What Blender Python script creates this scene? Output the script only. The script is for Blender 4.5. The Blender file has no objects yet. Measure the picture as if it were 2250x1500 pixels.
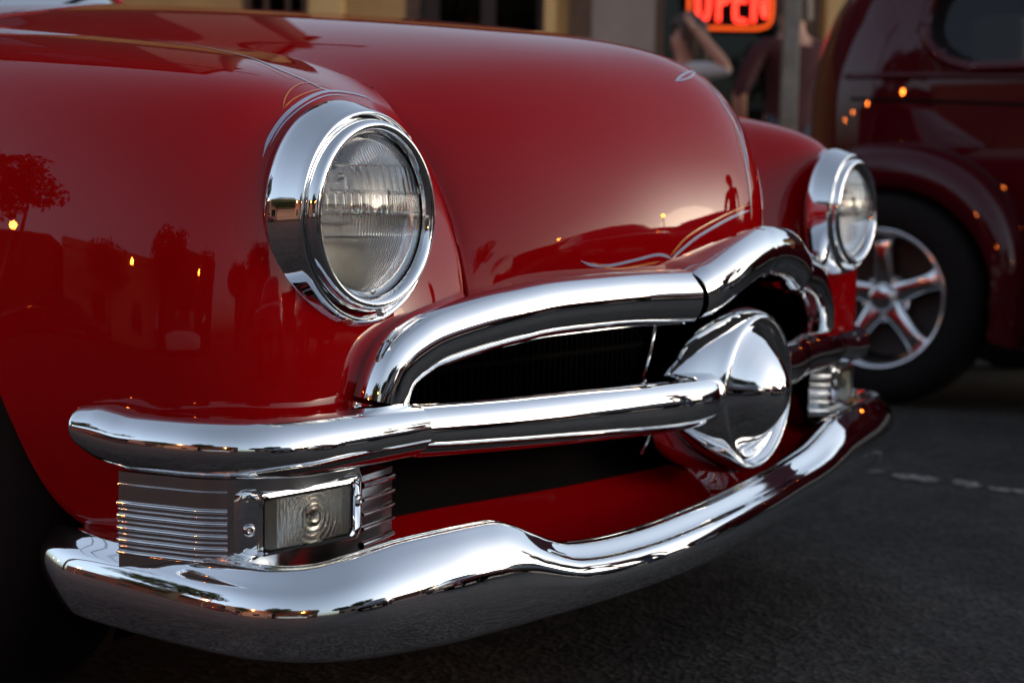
import bpy, bmesh, math, random
import numpy as np
from mathutils import Matrix, Vector
from mathutils.bvhtree import BVHTree
random.seed(7)
rng = np.random.default_rng(7)
scene = bpy.context.scene
COL = scene.collection

# ------------------------------------------------------------------ camera
CAM = np.array([-1.862, -0.999, 0.639])
YAW, PITCH, ROLL = 0.9721, 0.0887, 0.0185
FW = np.array([math.sin(YAW)*math.cos(PITCH), math.cos(YAW)*math.cos(PITCH), -math.sin(PITCH)])
RT0 = np.array([math.cos(YAW), -math.sin(YAW), 0.0])
UP0 = np.cross(RT0, FW)
RT = RT0*math.cos(ROLL) + UP0*math.sin(ROLL)
UP = UP0*math.cos(ROLL) - RT0*math.sin(ROLL)
cam_data = bpy.data.cameras.new('camera')
cam = bpy.data.objects.new('camera', cam_data)
COL.objects.link(cam)
cam.matrix_world = Matrix(((RT[0], UP[0], -FW[0], CAM[0]), (RT[1], UP[1], -FW[1], CAM[1]), (RT[2], UP[2], -FW[2], CAM[2]), (0, 0, 0, 1)))
cam_data.sensor_width = 36.0
cam_data.lens = 36.0*3331.0/2250.0
cam_data.clip_start = 0.05
cam_data.clip_end = 2000.0
cam_data.dof.use_dof = True
cam_data.dof.focus_distance = 1.50
cam_data.dof.aperture_fstop = 5.8
scene.camera = cam

# ------------------------------------------------------------------ sky, sun, exposure
SUN_AZ = math.radians(90+55)      # measured clockwise from +Y: low over the street ahead of the cars
SUN_EL = math.radians(5.0)
world = bpy.data.worlds.new('World')
scene.world = world
world.use_nodes = True
wn = world.node_tree
wn.nodes.clear()
sky = wn.nodes.new('ShaderNodeTexSky')
sky.sky_type = 'NISHITA'
sky.sun_disc = False
sky.sun_elevation = SUN_EL
sky.sun_rotation = SUN_AZ
sky.air_density = 1.0
sky.dust_density = 3.6
sky.ozone_density = 3.0
bg = wn.nodes.new('ShaderNodeBackground')
bg.inputs['Strength'].default_value = 0.12
wo = wn.nodes.new('ShaderNodeOutputWorld')
hsv = wn.nodes.new('ShaderNodeHueSaturation')      # thin overcast greys the colours of the whole dome evenly
hsv.inputs['Saturation'].default_value = 0.5
wn.links.new(sky.outputs['Color'], hsv.inputs['Color'])
wn.links.new(hsv.outputs['Color'], bg.inputs['Color'])
wn.links.new(bg.outputs['Background'], wo.inputs['Surface'])
sun_data = bpy.data.lights.new('sun', 'SUN')
sun_data.energy = 0.05
sun_data.angle = math.radians(12)
sun_data.color = (1.0, 0.72, 0.5)
sun = bpy.data.objects.new('sun', sun_data)
COL.objects.link(sun)
sd = Vector((math.sin(SUN_AZ)*math.cos(SUN_EL), math.cos(SUN_AZ)*math.cos(SUN_EL), math.sin(SUN_EL)))
sun.rotation_euler = sd.to_track_quat('Z', 'Y').to_euler()
scene.view_settings.view_transform = 'Standard'
scene.view_settings.look = 'None'
scene.view_settings.gamma = 1.0
scene.view_settings.use_curve_mapping = False
scene.view_settings.exposure = 2.1
scene.render.engine = 'CYCLES'
scene.cycles.use_denoising = True
scene.cycles.max_bounces = 14
scene.cycles.glossy_bounces = 8
scene.cycles.transmission_bounces = 12
scene.cycles.sample_clamp_indirect = 6.0
scene.cycles.caustics_reflective = False
scene.cycles.caustics_refractive = False

# ------------------------------------------------------------------ helpers
def link(o, parent=None):
    COL.objects.link(o)
    if parent is not None:
        o.parent = parent
    return o

def props(o, label=None, cat=None, group=None, kind=None):
    if label: o['label'] = label
    if cat: o['category'] = cat
    if group: o['group'] = group
    if kind: o['kind'] = kind
    return o

def empty(name, loc=(0, 0, 0), rz=0.0, **k):
    o = bpy.data.objects.new(name, None)
    o.empty_display_size = 0.2
    o.location = loc
    o.rotation_euler = (0, 0, rz)
    link(o)
    return props(o, **k)

class MB:
    """collects vertices and faces of one mesh"""
    def __init__(self):
        self.v, self.f = [], []
    def grid(self, G, close_u=False, close_v=False, flip=False):
        G = np.asarray(G, float)
        nu, nv = G.shape[:2]
        b = len(self.v)
        self.v += [tuple(p) for p in G.reshape(-1, 3)]
        for i in range(nu if close_u else nu-1):
            for j in range(nv if close_v else nv-1):
                a = b+i*nv+j; c = b+((i+1) % nu)*nv+j
                d = b+((i+1) % nu)*nv+(j+1) % nv; e = b+i*nv+(j+1) % nv
                self.f.append((a, c, d, e) if not flip else (a, e, d, c))
        return self
    def poly(self, pts):
        b = len(self.v)
        self.v += [tuple(p) for p in pts]
        self.f.append(tuple(range(b, b+len(pts))))
        return self
    def box(self, c, s, M=None):
        x, y, z = c; a, b_, h = s[0]/2, s[1]/2, s[2]/2
        P = [(x+i*a, y+j*b_, z+k*h) for k in (-1, 1) for i, j in ((-1, -1), (1, -1), (1, 1), (-1, 1))]
        if M is not None:
            P = [tuple(M @ Vector(p)) for p in P]
        b = len(self.v)
        self.v += P
        for q in ((3, 2, 1, 0), (4, 5, 6, 7), (0, 1, 5, 4), (1, 2, 6, 5), (2, 3, 7, 6), (3, 0, 4, 7)):
            self.f.append(tuple(b+i for i in q))
        return self
    def tube(self, pts, r, n=10, caps=True):
        pts = np.asarray(pts, float)
        m = len(pts)
        r = np.broadcast_to(np.asarray(r, float), (m,))
        T = np.gradient(pts, axis=0); T /= np.linalg.norm(T, axis=1)[:, None]+1e-12
        a = np.array([0, 0, 1.0]) if abs(T[0][2]) < .9 else np.array([1.0, 0, 0])
        N = np.cross(T[0], a); N /= np.linalg.norm(N)
        R = []
        for i in range(m):
            N = N-T[i]*(N@T[i]); N /= np.linalg.norm(N); B = np.cross(T[i], N)
            R.append([pts[i]+r[i]*(math.cos(t)*N+math.sin(t)*B) for t in np.linspace(0, 2*math.pi, n, endpoint=False)])
        b = len(self.v)
        self.grid(R, close_v=True)
        if caps:
            self.f.append(tuple(b+i for i in range(n))[::-1] if False else tuple(b+i for i in range(n)))
            self.f.append(tuple(b+(m-1)*n+i for i in range(n))[::-1])
        return self
    def lathe(self, prof, M, n=48, a0=0.0, a1=2*math.pi):
        """prof: (radius, height along local z)"""
        full = abs(a1-a0-2*math.pi) < 1e-6
        A = np.linspace(a0, a1, n, endpoint=not full)
        G = [[tuple(M @ Vector((r*math.cos(t), r*math.sin(t), h))) for r, h in prof] for t in A]
        return self.grid(G, close_u=full)
    def build(self, name, mat, parent=None, smooth=True, bevel=0.0, seg=2, angle=None, fix=True, **k):
        me = bpy.data.meshes.new(name)
        me.from_pydata([tuple(map(float, p)) for p in self.v], [], self.f)
        if fix:
            bm = bmesh.new(); bm.from_mesh(me)
            bmesh.ops.remove_doubles(bm, verts=bm.verts, dist=1e-6)
            bmesh.ops.recalc_face_normals(bm, faces=bm.faces)
            if bevel > 0:
                es = [e for e in bm.edges if len(e.link_faces) == 2 and e.calc_face_angle(0) > 0.5]
                bmesh.ops.bevel(bm, geom=es, offset=bevel, segments=seg, affect='EDGES', profile=0.6)
            bm.to_mesh(me); bm.free()
        if smooth:
            me.polygons.foreach_set('use_smooth', [True]*len(me.polygons))
            if angle is not None:
                me.set_sharp_from_angle(angle=angle)
        for m in (mat if isinstance(mat, (list, tuple)) else [mat]):
            me.materials.append(m)
        o = bpy.data.objects.new(name, me)
        link(o, parent)
        return props(o, **k)

def cr1(P, n, axis=0):
    """Catmull-Rom resampling of control points along an axis, n pieces per interval"""
    P = np.moveaxis(np.asarray(P, float), axis, 0)
    m = len(P)
    Q = np.concatenate([[2*P[0]-P[1]], P, [2*P[-1]-P[-2]]])
    out = []
    for i in range(m-1):
        p0, p1, p2, p3 = Q[i], Q[i+1], Q[i+2], Q[i+3]
        for k in range(n):
            t = k/n
            out.append(0.5*((2*p1)+(p2-p0)*t+(2*p0-5*p1+4*p2-p3)*t*t+(3*p1-p0-3*p2+p3)*t**3))
    out.append(P[-1])
    return np.moveaxis(np.array(out), 0, axis)

def smooth_grid(G, it=1, w=0.5):
    G = np.array(G, float)
    for _ in range(it):
        A = G.copy()
        A[1:-1] = (1-w)*G[1:-1]+w*0.5*(G[:-2]+G[2:])
        B = A.copy()
        B[:, 1:-1] = (1-w)*A[:, 1:-1]+w*0.5*(A[:, :-2]+A[:, 2:])
        G = B
    return G

def bsp(P, n, axis=0):
    """uniform cubic B-spline through nothing but close to the control points; ends clamped"""
    P = np.moveaxis(np.asarray(P, float), axis, 0)
    Q = np.concatenate([[2*P[0]-P[1]], P, [2*P[-1]-P[-2]]])
    out = []
    for i in range(len(P)-1):
        p0, p1, p2, p3 = Q[i:i+4]
        for k in range(n):
            t = k/n
            out.append(((1-t)**3*p0+(3*t**3-6*t*t+4)*p1+(-3*t**3+3*t*t+3*t+1)*p2+t**3*p3)/6)
    out.append(P[-1])
    return np.moveaxis(np.array(out), 0, axis)

def interp(xs, ys, x):
    """smooth monotone-ish interpolation of a table"""
    xs = np.asarray(xs, float); ys = np.asarray(ys, float)
    x = np.asarray(x, float)
    m = np.gradient(ys, xs)
    i = np.clip(np.searchsorted(xs, x)-1, 0, len(xs)-2)
    h = xs[i+1]-xs[i]; t = np.clip((x-xs[i])/h, 0, 1)
    return (2*t**3-3*t**2+1)*ys[i]+(t**3-2*t**2+t)*h*m[i]+(-2*t**3+3*t**2)*ys[i+1]+(t**3-t**2)*h*m[i+1]

MIR = np.array([-1.0, 1.0, 1.0])
def rotx(a): return Matrix.Rotation(a, 4, 'X')
def roty(a): return Matrix.Rotation(a, 4, 'Y')
def rotz(a): return Matrix.Rotation(a, 4, 'Z')
def tr(p): return Matrix.Translation(Vector(p))

# ------------------------------------------------------------------ materials
MATS = {}
def material(name, color=(.5, .5, .5), rough=.5, metal=0.0, coat=0.0, coat_rough=.03, spec=.5, emit=None, emit_s=0.0, bump=None, var=None, trans=0.0, ior=1.5, rvar=None, coat_ior=1.5):
    m = bpy.data.materials.new(name)
    m.use_nodes = True
    nt = m.node_tree
    b = nt.nodes['Principled BSDF']
    b.inputs['Base Color'].default_value = (*color, 1)
    b.inputs['Roughness'].default_value = rough
    b.inputs['Metallic'].default_value = metal
    b.inputs['Coat Weight'].default_value = coat
    b.inputs['Coat IOR'].default_value = coat_ior
    b.inputs['Coat Roughness'].default_value = coat_rough
    b.inputs['Specular IOR Level'].default_value = spec
    b.inputs['Transmission Weight'].default_value = trans
    b.inputs['IOR'].default_value = ior
    if emit:
        b.inputs['Emission Color'].default_value = (*emit, 1)
        b.inputs['Emission Strength'].default_value = emit_s
    tc = nt.nodes.new('ShaderNodeTexCoord')
    def noise(scale, detail=4, rough_=.55, src='Object'):
        n = nt.nodes.new('ShaderNodeTexNoise')
        n.inputs['Scale'].default_value = scale
        n.inputs['Detail'].default_value = detail
        n.inputs['Roughness'].default_value = rough_
        nt.links.new(tc.outputs[src], n.inputs['Vector'])
        return n
    if var:                       # (scale, low factor, high factor)
        n = noise(var[0], 6)
        mr = nt.nodes.new('ShaderNodeMapRange')
        mr.inputs['From Min'].default_value = .3; mr.inputs['From Max'].default_value = .7
        mr.inputs['To Min'].default_value = var[1]; mr.inputs['To Max'].default_value = var[2]
        nt.links.new(n.outputs['Fac'], mr.inputs['Value'])
        mx = nt.nodes.new('ShaderNodeMix'); mx.data_type = 'RGBA'; mx.blend_type = 'MULTIPLY'
        mx.inputs['Factor'].default_value = 1.0
        mx.inputs['A'].default_value = (*color, 1)
        nt.links.new(mr.outputs['Result'], mx.inputs['B'])
        nt.links.new(mx.outputs['Result'], b.inputs['Base Color'])
    if rvar:                      # (scale, low, high)
        n = noise(rvar[0], 5)
        mr = nt.nodes.new('ShaderNodeMapRange')
        mr.inputs['From Min'].default_value = .45; mr.inputs['From Max'].default_value = .75
        mr.inputs['To Min'].default_value = rvar[1]; mr.inputs['To Max'].default_value = rvar[2]
        nt.links.new(n.outputs['Fac'], mr.inputs['Value'])
        nt.links.new(mr.outputs['Result'], b.inputs['Roughness'])
    if bump:                      # (scale, strength, distance)
        n = noise(bump[0], 3)
        bp = nt.nodes.new('ShaderNodeBump')
        bp.inputs['Strength'].default_value = bump[1]
        bp.inputs['Distance'].default_value = bump[2]
        nt.links.new(n.outputs['Fac'], bp.inputs['Height'])
        nt.links.new(bp.outputs['Normal'], b.inputs['Normal'])
        if coat: nt.links.new(bp.outputs['Normal'], b.inputs['Coat Normal'])
    MATS[name] = m
    return m

PAINT = material('red_paint', (.31, .0008, .0028), rough=.6, coat_ior=1.37, coat=1.0, coat_rough=.008, spec=0.0, bump=(30, .02, .002))
BURG = material('burgundy_paint', (.050, .0018, .005), rough=.6, coat_ior=1.42, coat=1.0, coat_rough=.01, spec=0.0)
CHROME = material('chrome', (.86, .87, .88), rough=.03, metal=1.0, rvar=(7, .012, .085), bump=(11, .022, .002))
CHROME2 = material('satin_chrome', (.62, .62, .61), rough=.16, metal=1.0)
STEEL = material('cast_alloy', (.82, .82, .83), rough=.13, metal=1.0)
BLACK = material('matt_black', (.004, .004, .004), rough=.8, spec=.08)
RUBBER = material('rubber', (.007, .007, .007), rough=.85, spec=.2)
PINB = material('blue_grey_pinstripe', (.36, .40, .55), rough=.3, coat=.6)
PINO = material('orange_pinstripe', (.62, .16, .01), rough=.3, coat=.6)
REFL = material('reflector_silver', (.95, .95, .94), rough=.10, metal=1.0)

def glass_mat(name, tint=(1, 1, 1), rough=0.0, ior=1.5):
    m = bpy.data.materials.new(name); m.use_nodes = True
    nt = m.node_tree; nt.nodes.clear()
    g = nt.nodes.new('ShaderNodeBsdfGlass'); g.inputs['Color'].default_value = (*tint, 1)
    g.inputs['Roughness'].default_value = rough; g.inputs['IOR'].default_value = ior
    o = nt.nodes.new('ShaderNodeOutputMaterial')
    nt.links.new(g.outputs[0], o.inputs[0])
    return m
def pane_mat(name, tint=(.6, .65, .6), ior=1.5):
    """thin pane: mirror reflection by Fresnel, else straight through"""
    m = bpy.data.materials.new(name); m.use_nodes = True
    nt = m.node_tree; nt.nodes.clear()
    t = nt.nodes.new('ShaderNodeBsdfTransparent'); t.inputs['Color'].default_value = (*tint, 1)
    g = nt.nodes.new('ShaderNodeBsdfGlossy'); g.inputs['Roughness'].default_value = .01
    f = nt.nodes.new('ShaderNodeFresnel'); f.inputs['IOR'].default_value = ior
    x = nt.nodes.new('ShaderNodeMixShader'); o = nt.nodes.new('ShaderNodeOutputMaterial')
    nt.links.new(f.outputs[0], x.inputs[0]); nt.links.new(t.outputs[0], x.inputs[1]); nt.links.new(g.outputs[0], x.inputs[2])
    nt.links.new(x.outputs[0], o.inputs[0])
    return m
LENS = glass_mat('headlight_glass', (1.0, 1.0, 1.0))
LENS2 = glass_mat('parking_glass', (.93, .93, .90), rough=.10)
PANE = pane_mat('window_glass', (.50, .55, .50), 1.42)

# ================================================================== setting
def ground_material():
    m = bpy.data.materials.new('asphalt'); m.use_nodes = True
    nt = m.node_tree; b = nt.nodes['Principled BSDF']
    tc = nt.nodes.new('ShaderNodeTexCoord')
    def nz(scale, detail=6, rough=.6):
        n = nt.nodes.new('ShaderNodeTexNoise'); n.inputs['Scale'].default_value = scale
        n.inputs['Detail'].default_value = detail; n.inputs['Roughness'].default_value = rough
        nt.links.new(tc.outputs['Object'], n.inputs['Vector']); return n
    def ramp(n, a, ca, b_, cb):
        r = nt.nodes.new('ShaderNodeValToRGB'); r.color_ramp.elements[0].position = a; r.color_ramp.elements[0].color = (*ca, 1)
        r.color_ramp.elements[1].position = b_; r.color_ramp.elements[1].color = (*cb, 1)
        nt.links.new(n.outputs[0], r.inputs[0]); return r
    def mul(a, c, blend='MULTIPLY', f=1.0):
        x = nt.nodes.new('ShaderNodeMix'); x.data_type = 'RGBA'; x.blend_type = blend; x.inputs['Factor'].default_value = f
        nt.links.new(a.outputs[0], x.inputs['A']); nt.links.new(c.outputs[0], x.inputs['B'])
        class R: outputs = [x.outputs['Result']]
        return R
    v = nt.nodes.new('ShaderNodeTexVoronoi'); v.inputs['Scale'].default_value = 95
    nt.links.new(tc.outputs['Object'], v.inputs['Vector'])
    stone = nt.nodes.new('ShaderNodeSeparateColor'); nt.links.new(v.outputs['Color'], stone.inputs[0])
    r1 = ramp(stone, .0, (.015, .0142, .0125), 1.0, (.056, .053, .047))
    r2 = ramp(nz(2.2), .3, (.5, .5, .5), .7, (1.4, 1.4, 1.4))
    r3 = ramp(nz(14, 9, .75), .35, (.55, .55, .55), .68, (1.35, 1.35, 1.35))
    c = mul(mul(r1, r2), r3)
    nt.links.new(c.outputs[0], b.inputs['Base Color'])
    b.inputs['Roughness'].default_value = .78
    b.inputs['Specular IOR Level'].default_value = .3
    bp = nt.nodes.new('ShaderNodeBump'); bp.inputs['Strength'].default_value = .8; bp.inputs['Distance'].default_value = .004
    nt.links.new(v.outputs['Distance'], bp.inputs['Height'])
    bp2 = nt.nodes.new('ShaderNodeBump'); bp2.inputs['Strength'].default_value = .5; bp2.inputs['Distance'].default_value = .01
    nt.links.new(nz(30).outputs[0], bp2.inputs['Height']); nt.links.new(bp.outputs[0], bp2.inputs['Normal'])
    nt.links.new(bp2.outputs[0], b.inputs['Normal'])
    return m
ASPH = ground_material()
g = MB()
g.poly([(-600, -600, 0), (600, -600, 0), (600, 600, 0), (-600, 600, 0)])
ground = g.build('ground', ASPH, smooth=False, kind='structure')

# ================================================================== red custom car
car = empty('red_car', (0, 2.3, 0), label='bright red classic car with chrome grille, bullet nose and pinstripes, filling the foreground', cat='car')
INV = Matrix.Translation((0, -2.3, 0))
def put(o):
    """parts of the car are modelled in place; their parent Empty stands under the middle of the car"""
    o.matrix_parent_inverse = INV
    return o
def part(mb, name, mat, parent=None, **k):
    o = mb.build(name, mat, parent if parent is not None else car, **k)
    if parent is None:
        put(o)
    return o

# ---- front fender: columns run from the hood seam at the front round the nose and back along the side; rows from bottom to top
def fender_cols():
    c = []
    # c0: the front part of the seam
    c.append([(-.483, .006, .520), (-.483, .012, .555), (-.481, .018, .583), (-.481, .034, .627), (-.482, .051, .666), (-.487, .070, .700), (-.492, .097, .737), (-.502, .116, .762), (-.506, .135, .775)])
    c.append([(-.588, -.012, .505), (-.574, -.004, .527), (-.563, .008, .562), (-.558, .028, .620), (-.557, .040, .670), (-.555, .056, .715), (-.552, .090, .750), (-.535, .135, .774), (-.515, .176, .791)])
    c.append([(-.690, .022, .385), (-.668, .012, .450), (-.657, .010, .530), (-.655, .020, .620), (-.653, .034, .690), (-.650, .050, .737), (-.638, .092, .766), (-.595, .160, .789), (-.527, .240, .8115)])
    c.append([(-.745, .022, .300), (-.748, .014, .420), (-.748, .014, .520), (-.748, .026, .620), (-.740, .044, .695), (-.725, .072, .745), (-.695, .130, .776), (-.632, .225, .803), (-.537, .340, .826)])
    c.append([(-.815, .068, .300), (-.822, .062, .405), (-.822, .060, .510), (-.817, .072, .615), (-.803, .098, .695), (-.780, .138, .748), (-.738, .210, .785), (-.655, .325, .816), (-.545, .470, .841)])
    c.append([(-.832, .170, .295), (-.858, .126, .400), (-.864, .128, .505), (-.857, .150, .612), (-.842, .180, .695), (-.813, .226, .752), (-.763, .310, .795), (-.672, .440, .829), (-.556, .610, .854)])
    c.append([(-.848, .258, .315), (-.878, .212, .410), (-.886, .212, .505), (-.880, .238, .612), (-.864, .270, .698), (-.832, .322, .760), (-.778, .415, .805), (-.684, .560, .840), (-.566, .740, .866)])
    c.append([(-.900, .268, .420), (-.900, .278, .470), (-.898, .295, .530), (-.893, .330, .615), (-.876, .370, .703), (-.843, .430, .768), (-.787, .530, .815), (-.692, .690, .851), (-.574, .880, .878)])
    c.append([(-.908, .350, .545), (-.908, .375, .570), (-.906, .405, .600), (-.900, .440, .645), (-.883, .490, .712), (-.849, .560, .777), (-.792, .670, .825), (-.698, .830, .861), (-.580, 1.02, .888)])
    c.append([(-.912, .600, .645), (-.912, .603, .655), (-.911, .607, .668), (-.905, .620, .690), (-.887, .640, .725), (-.853, .700, .782), (-.796, .820, .833), (-.702, .985, .870), (-.584, 1.17, .894)])
    c.append([(-.913, .860, .565), (-.913, .850, .590), (-.912, .845, .620), (-.906, .840, .665), (-.889, .850, .725), (-.856, .900, .785), (-.799, 1.00, .838), (-.705, 1.15, .876), (-.588, 1.30, .898)])
    c.append([(-.914, .995, .300), (-.914, .985, .400), (-.913, .985, .500), (-.908, .995, .610), (-.892, 1.02, .705), (-.859, 1.07, .785), (-.802, 1.16, .843), (-.708, 1.28, .881), (-.592, 1.40, .901)])
    c.append([(-.914, 1.45, .300), (-.914, 1.45, .400), (-.913, 1.45, .500), (-.908, 1.45, .610), (-.893, 1.45, .705), (-.861, 1.45, .785), (-.805, 1.45, .846), (-.712, 1.45, .884), (-.596, 1.45, .904)])
    return np.array(c)
FC = fender_cols()
def far_hood(Q):
    Q = np.array(Q, float); x = Q[..., 0]
    Q[..., 1] += .105*np.clip(x/.28, 0, 1)
    return Q
def far_fender(Q):
    Q = np.array(Q, float)*MIR; x = Q[..., 0]
    Q[..., 1] += .012+.093*np.clip((.62-x)/.11, 0, 1)
    Q[..., 2] += .012*np.clip((x-.5)/.15, 0, 1)
    return Q
def far_low(Q):
    Q = np.array(Q, float); x = Q[..., 0].copy()
    Q[..., 1] += .042*np.clip(x/.28, 0, 1)
    Q[..., 2] += .020*np.clip(x/.12, 0, 1)*(1-np.clip((x-.35)/.35, 0, 1))
    Q[..., 0] -= .075*np.clip((x-.45)/.35, 0, 1)
    return Q
def dense(Q):
    return cr1(cr1(smooth_grid(cr1(cr1(Q, 4, 0), 4, 1), 6, .5), 3, 0), 2, 1)
FG = dense(FC)
FGR = dense(far_fender(FC))
def seam_lip(edge, inward, down, n=5):
    """rolled edge that dives into the joint between two panels"""
    E = []
    for t in np.linspace(0, math.pi/2, n)[1:]:
        E.append(edge+inward*math.sin(t)+down*(1-math.cos(t)))
    return E
def fender_mesh(sgn):
    G = FG if sgn < 0 else FGR
    mb = MB().grid(G)
    s = -1.0*sgn*-1
    # lip along the top seam and along the front seam
    top = G[:, -1]; front = G[0, :]
    edge = np.concatenate([front, top[1:]])
    d = np.tile(np.array([-sgn*.004, 0.0, 0.0]), (len(edge), 1))
    dn = np.concatenate([np.tile(np.array([0, .006, 0.0]), (len(front), 1)), np.tile(np.array([0, 0.002, -.006]), (len(top)-1, 1))])
    rows = [edge]+seam_lip(edge, d, dn)
    mb.grid(np.array(rows))
    # wheel-arch lip
    bot = G[:, 0]
    inn = bot+np.array([-sgn*.02, 0, 0]); inn2 = inn+np.array([-sgn*.02, 0, .02])
    mb.grid(np.array([bot, bot+np.array([-sgn*.006, 0, -.003]), inn, inn2]))
    return mb
fenders = []
for sgn in (-1, 1):
    fenders.append(part(fender_mesh(sgn), 'fender', PAINT))

# ---- hood: columns from the middle to the seam, rows from the bottom of the nose up and back to the cowl
HC = []
HC.append([(0, -.128, .600), (0, -.129, .640), (0, -.122, .690), (0, -.103, .740), (0, -.070, .793), (0, -.020, .832), (0, .055, .862), (0, .20, .890), (0, .42, .917), (0, .75, .951), (0, 1.1, .966), (0, 1.47, .970)])
HC.append([(-.13, -.112, .545), (-.13, -.117, .600), (-.13, -.111, .660), (-.13, -.093, .720), (-.13, -.060, .775), (-.13, -.012, .818), (-.13, .065, .851), (-.13, .205, .881), (-.135, .42, .909), (-.14, .75, .943), (-.145, 1.1, .965), (-.15, 1.46, .972)])
HC.append([(-.26, -.077, .545), (-.26, -.083, .595), (-.26, -.077, .650), (-.26, -.060, .708), (-.26, -.028, .760), (-.262, .018, .800), (-.264, .088, .833), (-.268, .215, .863), (-.275, .42, .892), (-.285, .74, .925), (-.29, 1.09, .947), (-.30, 1.45, .955)])
HC.append([(-.385, -.030, .540), (-.385, -.034, .585), (-.385, -.026, .635), (-.386, -.008, .690), (-.39, .022, .738), (-.394, .066, .774), (-.40, .125, .804), (-.405, .240, .834), (-.415, .43, .864), (-.43, .74, .897), (-.44, 1.09, .922), (-.45, 1.44, .932)])
HC.append([(-.455, -.002, .530), (-.455, .004, .572), (-.455, .012, .615), (-.456, .030, .662), (-.461, .055, .702), (-.468, .090, .740), (-.478, .135, .771), (-.490, .235, .803), (-.505, .41, .833), (-.525, .70, .868), (-.54, 1.05, .896), (-.55, 1.42, .910)])
HC.append([(-.472, .003, .522), (-.472, .013, .562), (-.472, .025, .604), (-.473, .044, .648), (-.4765, .068, .690), (-.4845, .099, .730), (-.4975, .141, .767), (-.5115, .240, .801), (-.5305, .41, .830), (-.5555, .70, .862), (-.576, 1.05, .885), (-.588, 1.41, .900)])
HC = np.array(HC)
HF = np.concatenate([HC[:0:-1], far_hood(HC*MIR)], axis=0)      # whole hood, seam to seam
HGc = smooth_grid(cr1(cr1(HF, 5, 0), 5, 1), 5, .5)
HG = cr1(cr1(HGc, 2, 0), 2, 1)
hm = MB().grid(HG)
for sgn, e in ((-1, HG[0]), (1, HG[-1])):
    d = np.tile(np.array([sgn*.003, 0, 0]), (len(e), 1))
    t = np.linspace(0, 1, len(e))[:, None]
    dn = np.array([0, .006, 0])*(1-t)+np.array([0, .001, -.006])*t
    hm.grid(np.array([e]+seam_lip(e, d, dn)))
e = HG[:, 0]
hm.grid(np.array([e, e+np.array([0, .004, -.003]), e+np.array([0, .02, -.006]), e+np.array([0, .05, -.004])]))
hood = part(hm, 'hood', PAINT)
# black strips standing in for the shade deep in the seams
for sgn in (-1, 1):
    F_ = FG if sgn < 0 else FGR
    S = np.concatenate([F_[0, :], F_[1:, -1]])
    du = np.gradient(F_, axis=0); dv = np.gradient(F_, axis=1)
    nn = np.cross(du, dv); nn /= np.linalg.norm(nn, axis=2)[..., None]+1e-12
    E_ = np.concatenate([nn[0, :], nn[1:, -1]])
    E_[E_@np.array([0, -.5, .85]) < 0] *= -1
    S = S-E_*.013
    A = S+np.array([-sgn*.0045, 0, 0]); B = S+np.array([sgn*.012, 0, 0])
    part(MB().grid(np.array([A, B])), 'seam_shade', BLACK)

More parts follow.
